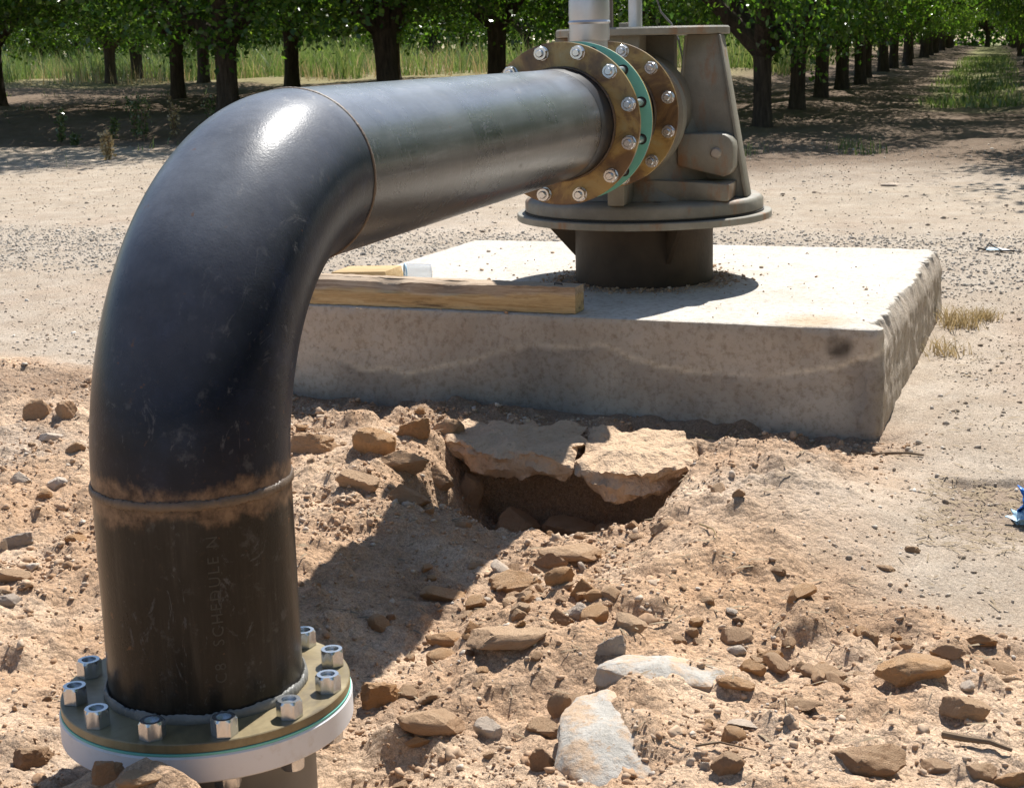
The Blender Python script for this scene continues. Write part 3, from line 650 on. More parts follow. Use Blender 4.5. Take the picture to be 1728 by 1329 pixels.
# ------------------------------------------------------------------ pipework
RP, RF, RB, RE = 0.162, 0.2413, 0.216, 0.457         # pipe, flange and bolt circle radius, elbow radius
HZ, LX, X2 = 0.8157, 2.3506, 2.937                    # axis height, end flange, second flange
def nut_mesh(name, h, af, recess, bolt_out):
    """hexagonal nut on z = 0 with a chamfered top; a bore recess"""
    n = 36; b = MB(); rings = []
    def hexr(t): return af/math.cos(((t+PI/6) % (PI/3))-PI/6)
    vs = []
    for z, kind in ((0, 'h'), (h-0.0042, 'h'), (h, 'c'), (h, 'i'), (h-recess, 'i')):
        for k in range(n):
            t = 2*PI*k/n
            r = hexr(t) if kind == 'h' else af*0.99 if kind == 'c' else 0.0122
            vs.append((r*math.cos(t), r*math.sin(t), z))
    fs = [(j*n+k, j*n+(k+1) % n, (j+1)*n+(k+1) % n, (j+1)*n+k) for j in range(4) for k in range(n)]
    fs.append(tuple(4*n+k for k in range(n)))
    b.add(vs, fs); return b.mesh(name, 28)
NUT_NEAR = nut_mesh("nut", 0.029, 0.0185, 0.006, 0); NUT_FAR = nut_mesh("nut", 0.022, 0.0185, 0.003, 0)
for q in (NUT_NEAR, NUT_FAR): q.materials.append(M['zinc'])
b = MB(); b.lathe([(0.0112, 0), (0.0112, 0.0015), (0.0085, 0.0035), (0.0, 0.0035)], n=24); BOLT_IN = b.mesh("bolt_end"); BOLT_IN.materials.append(M['zinc'])
b = MB(); b.lathe([(0.0112, 0), (0.0112, 0.011), (0.009, 0.014), (0.0, 0.014)], n=24); BOLT_OUT = b.mesh("bolt_end"); BOLT_OUT.materials.append(M['zinc'])
b = MB(); b.lathe([(0.0215, 0), (0.0215, 0.003), (0.0118, 0.003)], n=32); WASHER = b.mesh("washer"); WASHER.materials.append(M['zinc'])
def put(name, me, parent, loc, axis='z', spin=0.0):
    o = link(name, me, parent); o.location = loc
    if axis == 'z': o.rotation_euler = (0, 0, spin)
    elif axis == '-z': o.rotation_euler = (PI, 0, spin)
    elif axis == '-x': o.matrix_local = Matrix.Translation(loc) @ Matrix.Rotation(-PI/2, 4, 'Y') @ Matrix.Rotation(spin, 4, 'Z')
    return o
def bead(path_fn, n, r, seed, name, parent, m):
    """rippled weld bead along a closed ring"""
    g = random.Random(seed); vs = []; k = 8
    for i in range(n):
        t = 2*PI*i/n; c, e1, e2 = path_fn(t); rr = r*(1+0.10*math.sin(i*2.1)+0.12*math.sin(i*0.37)+g.uniform(-0.10, 0.10))
        for j in range(k):
            a = 2*PI*j/k; vs.append(c+e1*(rr*0.55*math.cos(a))+e2*(rr*1.25*math.sin(a)))
    fs = [(i*k+j, i*k+(j+1) % k, ((i+1) % n)*k+(j+1) % k, ((i+1) % n)*k+j) for i in range(n) for j in range(k)]
    return MB().add(vs, fs).build(name, m, parent, 80)
def ring_z(z, r): return lambda t: (Vector((r*math.cos(t), r*math.sin(t), z)), Vector((math.cos(t), math.sin(t), 0)), Vector((0, 0, 1)))
def ring_x(x, r, cz=HZ): return lambda t: (Vector((x, r*math.cos(t), cz+r*math.sin(t))), Vector((0, math.cos(t), math.sin(t))), Vector((1, 0, 0)))
def annulus_z(z0, z1, ro, ri, ch=0.0015): return [(ri, z0), (ro-ch, z0), (ro, z0+ch), (ro, z1-ch), (ro-ch, z1), (ri, z1)]

pipe = empty("discharge_pipe")
tag(pipe, "large dark steel pipe rising from the ground and bending over to the pump", "pipe")
b = MB(); b.lathe([(RP, -0.012+0.0*i+(HZ-RE+0.012)*i/24) for i in range(25)], n=128, caps=False); b.build("riser", M['riser'], pipe)
b = MB(); nA, nB = 72, 128; vs = []; fs = []
for i in range(nA+1):
    t = PI/2*i/nA; c = Vector((RE-RE*math.cos(t), 0, HZ-RE+RE*math.sin(t))); o1 = Vector((-math.cos(t), 0, math.sin(t)))
    for j in range(nB):
        a = 2*PI*j/nB; vs.append(c+RP*(o1*math.cos(a)+Vector((0, 1, 0))*math.sin(a)))
for i in range(nA):
    for j in range(nB): fs.append((i*nB+j, i*nB+(j+1) % nB, (i+1)*nB+(j+1) % nB, (i+1)*nB+j))
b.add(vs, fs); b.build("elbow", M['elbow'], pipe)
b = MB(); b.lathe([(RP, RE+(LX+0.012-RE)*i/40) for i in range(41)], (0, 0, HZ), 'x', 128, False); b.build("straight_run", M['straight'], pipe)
b = MB(); b.lathe([(RP+0.0006, LX-0.155), (RP+0.0014, LX-0.150), (RP+0.0016, LX+0.001)], (0, 0, HZ), 'x', 128, False); bw = b.build("black_end_band", plain("black_primer", (0.016, 0.017, 0.022), 0.45, 0, 0.4, 0.4, 12), pipe)
bead(ring_z(HZ-RE, RP+0.0008), 300, 0.0062, 1, "weld_bead", pipe, M['weld'])
bead(ring_x(RE, RP+0.0004), 300, 0.0035, 2, "weld_bead", pipe, M['weld'])
bead(ring_z(0.005, RP+0.004), 260, 0.0085, 3, "weld_bead", pipe, plain("grey_weld", (0.20, 0.195, 0.18), 0.5, 0.0, 0.5, 0.5, 40, 0.002))
bead(ring_x(LX-0.006, RP+0.004), 260, 0.008, 4, "weld_bead", pipe, M['weld'])
fl = MB().lathe(annulus_z(-0.016, 0, RF, 0.12), n=144, caps=False).build("flange", M['olive'], pipe)
for k in range(12):
    a = 1.6593 + k*PI/6; x, y = RB*math.cos(a), RB*math.sin(a); sp = uni(0, 1.05)
    put("nut", NUT_NEAR, fl, (x, y, 0.0005), 'z', sp); put("bolt_end", BOLT_IN, fl, (x, y, 0.0195), 'z')
fl = MB().lathe(annulus_z(LX, LX+0.016, RF, 0.12), (0, 0, HZ), 'x', 144, False).build("flange", M['amber'], pipe)
for k in range(12):
    a = PI/12 + k*PI/6; y, z = RB*math.cos(a), HZ+RB*math.sin(a); sp = uni(0, 1.05)
    put("washer", WASHER, fl, (LX-0.0005, y, z), '-x'); put("nut", NUT_FAR, fl, (LX-0.003, y, z), '-x', sp); put("bolt_end", BOLT_OUT, fl, (LX-0.021, y, z), '-x')
# faint stencil running up the riser
def stencil(text, size, z0, ang):
    cu = bpy.data.curves.new("stencil", 'FONT'); cu.body = text; cu.size = size; cu.space_character = 1.25; cu.resolution_u = 3
    t = bpy.data.objects.new("stencil_tmp", cu); COL.objects.link(t); bpy.context.view_layer.update()
    dg = bpy.context.evaluated_depsgraph_get(); me0 = bpy.data.meshes.new_from_object(t.evaluated_get(dg)); bpy.data.objects.remove(t)
    bm = bmesh.new(); bm.from_mesh(me0)
    bmesh.ops.subdivide_edges(bm, edges=[e for e in bm.edges if e.calc_length() > 0.012], cuts=2)
    bmesh.ops.triangulate(bm, faces=bm.faces)
    for v in bm.verts:
        a = ang - v.co.y/RP; z = z0 + v.co.x; r = RP+0.0007      # reads upwards
        v.co = Vector((r*math.cos(a), r*math.sin(a), z))
    bmesh.ops.recalc_face_normals(bm, faces=bm.faces)
    me = bpy.data.meshes.new("stencil_lettering"); bm.to_mesh(me); bm.free()
    return link("stencil_lettering", me, pipe, M['stencil'])
stencil("C8", 0.026, 0.062, math.radians(-151.5+12)); stencil("SCHEDULE N", 0.026, 0.125, math.radians(-151.5+12))

bur = empty("buried_pipe", (0, 0, -0.066))
tag(bur, "white plastic flange on a buried pipe, bolted under the dark riser", "pipe flange")
def at0(o, base=(0, 0, -0.066)): o.location = (-base[0], -base[1], -base[2]); return o
at0(MB().lathe(annulus_z(-0.066, -0.0205, 0.2445, 0.10, 0.003), n=144, caps=False).build("white_flange", M['pvc'], bur))
at0(MB().lathe(annulus_z(-0.0205, -0.0162, 0.2425, 0.12, 0.0006), n=144, caps=False).build("teal_gasket", M['teal'], bur))
at0(MB().lathe([(0.176, -0.60), (0.176, -0.10), (0.186, -0.066)], n=96, caps=False).build("hub", plain("grey_pipe", (0.2, 0.19, 0.18), 0.5, 0, 0.4, 0.3, 9), bur))
for k in range(12):
    a = 1.6593 + k*PI/6; x, y = RB*math.cos(a), RB*math.sin(a)
    put("nut", NUT_FAR, bur, (x, y, -0.0005), '-z', uni(0, 1))

spool = empty("pipe_spool", (LX+0.3, 0, HZ-RF))
tag(spool, "short flanged pipe piece with a teal gasket between the dark pipe and pump", "pipe spool")
sb = (LX+0.3, 0, HZ-RF)
at0(MB().lathe([(0.12, LX+0.017), (0.178, LX+0.018), (0.185, LX+0.03), (0.185, LX+0.155), (0.178, LX+0.167), (0.12, LX+0.1675)], (0, 0, HZ), 'x', 96, False).build("valve_body", M['cast'], spool), sb)
tg = at0(MB().lathe(annulus_z(LX+0.1680, LX+0.1722, RF+0.0005, 0.12, 0.0006), (0, 0, HZ), 'x', 144, False).build("teal_gasket", M['teal'], spool), sb)
STUD = MB().lathe([(0.0112, 0), (0.0112, 0.152)], n=20).mesh("stud"); STUD.materials.append(M['zinc'])
HOLE = MB().lathe([(0.0113, 0), (0.0168, 0), (0.0168, 0.0006), (0.0113, 0.0006)], n=28, caps=False).mesh("bolt_hole"); HOLE.materials.append(M['black'])
for k in range(12):
    a = PI/12 + k*PI/6; y, z = RB*math.cos(a), HZ+RB*math.sin(a)
    put("stud", STUD, tg, (LX+0.1675, y, z), '-x'); put("bolt_hole", HOLE, tg, (LX+0.1676, y, z), '-x')
at0(MB().lathe(annulus_z(LX+0.1725, LX+0.1885, RF, 0.12), (0, 0, HZ), 'x', 144, False).build("flange", M['amber'], spool), sb)
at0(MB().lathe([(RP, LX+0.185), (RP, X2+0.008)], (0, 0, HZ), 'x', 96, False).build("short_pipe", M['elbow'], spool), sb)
o = bead(ring_x(LX+0.194, RP+0.004), 220, 0.008, 6, "weld_bead", spool, M['weld']); at0(o, sb)
o = bead(ring_x(X2-0.006, RP+0.004), 220, 0.009, 7, "weld_bead", spool, M['weld']); at0(o, sb)
fl = at0(MB().lathe(annulus_z(X2, X2+0.016, RF, 0.12), (0, 0, HZ), 'x', 144, False).build("flange", M['amber'], spool), sb)
for k in range(12):
    a = PI/12 + k*PI/6; y, z = RB*math.cos(a), HZ+RB*math.sin(a); sp = uni(0, 1.05)
    put("washer", WASHER, fl, (X2-0.0005, y, z), '-x'); put("nut", NUT_FAR, fl, (X2-0.003, y, z), '-x', sp); put("bolt_end", BOLT_OUT, fl, (X2-0.024, y, z), '-x')

vent = empty("air_vent", (LX+0.36, 0, HZ+0.155))
tag(vent, "upright galvanised air vent standing on the pipe behind the front flange", "air vent")
MB().lathe([(0.0, 0), (0.058, 0.0), (0.058, 0.094)], n=64, caps=False).build("stub", M['galv'], vent)
MB().lathe([(0.058, 0.088), (0.0632, 0.089), (0.0640, 0.094), (0.0640, 0.140), (0.0655, 0.142), (0.0672, 0.146), (0.0655, 0.150), (0.0640, 0.152)], n=64, caps=False).build("collar", M['galv'], vent)
MB().lathe([(0.0640, 0.152), (0.0652, 0.175), (0.0648, 0.21), (0.0615, 0.232), (0.052, 0.25), (0.047, 0.262), (0.047, 0.36), (0.055, 0.365), (0.055, 0.40), (0.03, 0.43), (0, 0.435)], n=64, caps=False).build("vent_cap", M['galv'], vent)

# ------------------------------------------------------------------ pump
PX = 3.5
ped = empty("pump_pedestal", (PX, 0, 0.182))
tag(ped, "dark brown cylindrical pump pedestal with gussets under a round plate", "pedestal")
MB().lathe([(0.258, -0.01), (0.258, 0.236)], n=96).build("cylinder", M['ped'], ped)
MB().lathe([(0.25, 0.233), (0.471, 0.233), (0.474, 0.236), (0.474, 0.256), (0.471, 0.259), (0.25, 0.259)], n=144).build("round_plate", M['cast'], ped, 30)
for a in (97, 212, -23, 35):
    r = math.radians(a); c, s_ = math.cos(r), math.sin(r)
    q = [(0.252, 0.080), (0.252, 0.232), (0.39, 0.232)]
    MB().prism([(u*c - 0.008*-s_, u*s_ - 0.008*c, w) for u, w in q], (-s_*0.016, c*0.016, 0)).build("gusset", M['ped'], ped)
hd = empty("water_pump", (PX, 0, 0.441))
tag(hd, "weathered grey-brown cast pump discharge head with tapered legs and round top plate", "pump")
def H_(b, nm, m=None, bev=0.0, ang=35): return at0(b.build(nm, m or M['cast'], hd, ang, bev), (PX, 0, 0.441))
H_(MB().lathe([(0.0, 0.4412), (0.446, 0.4412), (0.446, 0.4475), (0.0, 0.4475)], (PX, 0, 0), n=120, caps=False), "black_gasket", M['black'])
bd = H_(MB().lathe([(0.0, 0.448), (0.440, 0.448), (0.443, 0.451), (0.443, 0.484), (0.436, 0.494), (0.424, 0.499), (0.30, 0.503), (0.0, 0.505)], (PX, 0, 0), n=144, caps=False), "base_disc")
H_(MB().lathe([(0.0, 1.076), (0.314, 1.076), (0.317, 1.079), (0.317, 1.099), (0.311, 1.105), (0.0, 1.107)], (PX, 0, 0), n=144, caps=False), "top_plate")
H_(MB().prism([(3.40, -0.182, 1.0755), (3.40, -0.303, 1.0755), (3.40, -0.402, 0.500), (3.40, -0.160, 0.500), (3.40, -0.160, 0.88)], (0.075, 0, 0)), "leg", None, 0.004)
H_(MB().prism([(3.40, 0.182, 1.0755), (3.40, 0.303, 1.0755), (3.40, 0.402, 0.500), (3.40, 0.160, 0.500), (3.40, 0.160, 0.88)], (0.075, 0, 0)), "leg", None, 0.004)
H_(MB().prism([(3.66, -0.20, 1.0755), (3.66, -0.255, 1.0755), (3.66, -0.36, 0.500), (3.66, -0.25, 0.500)], (0.05, 0, 0)), "leg", None, 0.004)
H_(MB().prism([(3.66, 0.12, 1.0755), (3.66, 0.255, 1.0755), (3.66, 0.36, 0.500), (3.66, 0.12, 0.500)], (0.05, 0, 0)), "leg", None, 0.004)
H_(MB().prism([(3.385, -0.2975, 1.072), (3.385, -0.3045, 1.072), (3.385, -0.4055, 0.502), (3.385, -0.3925, 0.502)], (0.10, 0, 0)), "leg_rib", None, 0.002)
H_(MB().prism([(3.385, -0.178, 1.072), (3.385, -0.186, 1.072), (3.385, -0.166, 0.88), (3.385, -0.156, 0.88)], (0.09, 0, 0)), "leg_rib", None, 0.002)
H_(MB().box(3.24, 3.36, -0.045, 0.215, 0.96, 1.0925), "packing_box", None, 0.006)
H_(MB().prism([(3.46, -0.012, 0.60), (3.46, -0.125, 0.60), (3.50, -0.129, 0.60), (3.58, -0.06, 0.60), (3.56, -0.012, 0.60)], (0, 0, 0.4755)), "column", None, 0.003)
H_(MB().lathe([(0.025, 0.70), (0.025, 1.46)], (PX-0.045, 0.016, 0), n=32), "shaft_tube", M['galv'])
H_(MB().lathe([(0.33, 0.503), (0.30, 0.53), (0.272, 0.58), (0.262, 0.64), (0.252, 0.72), (0.215, 0.82), (0.14, 0.89), (0, 0.91)], (PX, 0, 0), n=96, caps=False), "bowl")
H_(MB().lathe([(0.12, X2+0.0165), (0.222, X2+0.017), (0.224, X2+0.019), (0.224, X2+0.036), (0.218, X2+0.041), (0.198, X2+0.046), (0.187, X2+0.075), (0.187, X2+0.20), (0.196, X2+0.26), (0.205, X2+0.45), (0.12, X2+0.5)], (0, 0, HZ), 'x', 112, False), "discharge_nozzle")
H_(MB().lathe([(0.178, 3.16), (0.214, 3.17), (0.220, 3.20), (0.214, 3.24), (0.178, 3.26)], (0, 0, HZ-0.01), 'x', 96, False), "cast_rib", None, 0, 60)
H_(MB().prism([(3.23, 0.33, 0.500), (3.23, -0.362, 0.500), (3.23, -0.366, 0.560), (3.23, -0.10, 0.575), (3.23, 0.10, 0.575), (3.23, 0.33, 0.560)], (0.2, 0, 0)), "skirt", None, 0.006)
H_(MB().prism([(3.05, 0.03, 0.500), (3.05, -0.03, 0.500), (3.05, -0.03, 0.60), (3.05, 0.03, 0.60)], (0.15, 0, 0)), "front_web", None, 0.005)
pts = [(-0.17, 0.733), (-0.320, 0.733)] + [(-0.320-0.05*math.sin(t), 0.683+0.05*math.cos(t)) for t in (0.4, 0.8, 1.2, 1.57)] + [(-0.370, 0.612), (-0.355, 0.590), (-0.335, 0.580), (-0.17, 0.620)]
lug = H_(MB().prism([(3.285, y, z) for y, z in pts], (0.12, 0, 0)), "lug_pad", None, 0.007)
o = MB().lathe([(0.0, 0.0), (0.0, 0.0)][:0] + [(0.0, -0.013), (0.014, -0.012), (0.0195, -0.006), (0.021, 0.002)], (3.285, -0.308, 0.665), 'x', 32, False).build("round_bolt", plain("pale_bolt", (0.36, 0.32, 0.27), 0.5, 0.2), lug)
H_(MB().lathe([(0.0, 0.0), (0.016, 0.0)], (3.12, -0.13, 0.5065), n=24, caps=False), "drain_hole", M['black'])
H_(MB().box(3.66, 3.675, 0.150, 0.164, 1.105, 1.46), "rear_post", plain("brown_post", (0.12, 0.095, 0.075), 0.7))
H_(MB().box(3.55, 3.60, 0.06, 0.10, 1.1045, 1.125), "small_block", None, 0.003)
o = MB().tube([(3.9, 0.05, 1.52), (3.9, 0.035, 1.30), (3.9, 0.028, 1.214), (3.9, 0.014, 1.169), (3.9, -0.010, 1.141), (3.9, -0.028, 1.122), (3.88, -0.06, 1.06), (3.84, -0.10, 0.90), (3.83, -0.12, 0.50)], 0.004, 8).build("cable", plain("grey_cable", (0.14, 0.13, 0.12), 0.6))
tag(o, "thin grey cable hanging behind the pump's round top plate", "cable")

# ------------------------------------------------------------------ timber and litter on the pad
def timber():
    d = Vector((0.0806, 0.9967, 0)); n = Vector((0.9967, -0.0806, 0)); P0 = Vector((2.672, 0.052, 0.184)); L, wd, ht = 1.12, 0.088, 0.088
    me = bpy.data.meshes.new("timber_beam"); bm = bmesh.new()
    nx, k = 90, 24; rows = []
    prof = []
    for i in range(k):
        q = i/k*4; sgm = int(q); f = q-sgm
        prof.append([(f, 0), (1, f), (1-f, 1), (0, 1-f)][sgm])
    for i in range(nx+1):
        t = i/nx; row = []
        for u, w in prof:
            wy = w*ht*(1+0.10*t) ; wx = u*wd
            # wane: the upper front edge has lost its corner on the left half
            wane = 0.030*sm(0.1, 0.45, t)*(0.7+0.6*mnoise.noise(Vector((t*9, 0, 3))))
            if u < 0.34 and w > 0.6: wy -= float(wane)*(1-u/0.34)*0.5; wx += float(wane)*max(0, (w-0.6)/0.4)*0.8
            j = Vector((t*14, u*2, w*2)); e = 0.0022*mnoise.noise(j*3)
            row.append(bm.verts.new(Vector((t*L, wx+e, wy+e))))
        rows.append(row)
    for i in range(nx):
        for a in range(k): bm.faces.new((rows[i][a], rows[i][(a+1) % k], rows[i+1][(a+1) % k], rows[i+1][a]))
    bm.faces.new(rows[0]); bm.faces.new(rows[-1][::-1]); bmesh.ops.recalc_face_normals(bm, faces=bm.faces); bm.to_mesh(me); bm.free()
    me.polygons.foreach_set("use_smooth", np.ones(len(me.polygons), bool)); me.set_sharp_from_angle(angle=math.radians(40))
    o = link("timber_beam", me, None, M['wood'])
    o.matrix_world = Matrix(((d.x, n.x, 0, P0.x), (d.y, n.y, 0, P0.y), (0, 0, 1, P0.z), (0, 0, 0, 1)))
    tag(o, "long rough squared timber lying along the front edge of the concrete pad", "timber")
    st = MB().tube([(0.055, 0.03, 0.086), (0.055, 0.03, 0.094), (0.085, 0.04, 0.094), (0.085, 0.04, 0.086)], 0.0025, 6).build("bent_staple", M['black'], o)
timber()
o = MB().prism([(0, 0, 0), (0.255, 0, 0), (0.235, 0, 0.052), (0.018, 0, 0.058)], (0, 0.17, 0)).build("cut_board", M['cutwood'], None, 35, 0.003)
o.location = (3.155, 0.895, 0.185); o.rotation_euler = (0, 0, math.radians(90)); o.location.x += 0.17
tag(o, "short pale cut board offcut behind the long timber", "board")
cup = empty("plastic_cup", (3.30, 0.835, 0.220), math.radians(-62))
tag(cup, "clear plastic cup lying on its side on the concrete pad", "cup")
b = MB(); b.lathe([(0.037, -0.05), (0.036, -0.049), (0.033, 0.0), (0.030, 0.05), (0.0, 0.052), (0.0, 0.050), (0.0288, 0.048), (0.0318, 0.0), (0.0348, -0.049), (0.037, -0.05)], n=48, ax='x', caps=False); b.build("cup_wall", M['clear'], cup)
b = MB(); b.lathe([(0.0365, -0.053), (0.0385, -0.051), (0.0385, -0.047), (0.0365, -0.046)], n=48, ax='x', caps=False); b.build("rim", M['lightblue'], cup)

# ------------------------------------------------------------------ rocks, clods and loose soil
def rock_mesh(name, seed, sub=3, planes=11, amp=0.05, soft=0.0):
    g = np.random.default_rng(seed); bm = bmesh.new(); bmesh.ops.create_icosphere(bm, subdivisions=sub, radius=1.0)
    nrm = g.normal(0, 1, (planes, 3)); nrm /= np.linalg.norm(nrm, axis=1)[:, None]; hh = g.uniform(0.55, 1.0, planes)
    D = np.array([v.co[:] for v in bm.verts]); D /= np.linalg.norm(D, axis=1)[:, None]
    dots = D@nrm.T; r = np.where(dots > 0.05, hh/np.maximum(dots, 0.05), 9)
    r = np.minimum(r.min(1), 1.25); r = r*(1-soft)+soft*0.85
    for v, d, q in zip(bm.verts, D, r):
        p = Vector(d)
        e = mnoise.fractal(p*3.4+Vector((seed*1.7, 0, 0)), 1.0, 2.0, 4)*amp + mnoise.noise(p*7+Vector((0, seed, 0)))*amp*0.45 + mnoise.noise(p*15+Vector((0, 0, seed)))*amp*0.25
        v.co = p*float(q)*(1+e)
    co = np.array([v.co[:] for v in bm.verts]); lo, hi = co.min(0), co.max(0)
    for v in bm.verts: v.co = Vector([(v.co[i]-lo[i])/(hi[i]-lo[i])-0.5 for i in range(3)])
    me = bpy.data.meshes.new(name); bm.to_mesh(me); bm.free()
    me.polygons.foreach_set("use_smooth", np.ones(len(me.polygons), bool)); me.set_sharp_from_angle(angle=math.radians(24)); return me
SH = {'b': [(100+i, 4, 9, 0.055, 0.0) for i in range(7)], 'f': [(200+i, 4, 8, 0.05, 0.0) for i in range(5)], 'r': [(300+i, 4, 12, 0.10, 0.22) for i in range(5)]}
_cache = {}
def rock_shape(kind, i, mk):
    key = (kind, i % len(SH[kind]), mk)
    if key not in _cache:
        s, sub, pl, am, so = SH[kind][key[1]]; me = rock_mesh("rock", s, sub, pl, am, so); me.materials.append(M[mk]); _cache[key] = me
    return _cache[key]
MK = dict(tan='tan_rock', orange='orange_rock', grey='grey_rock', pale='pale_rock', dark='dark_rock')
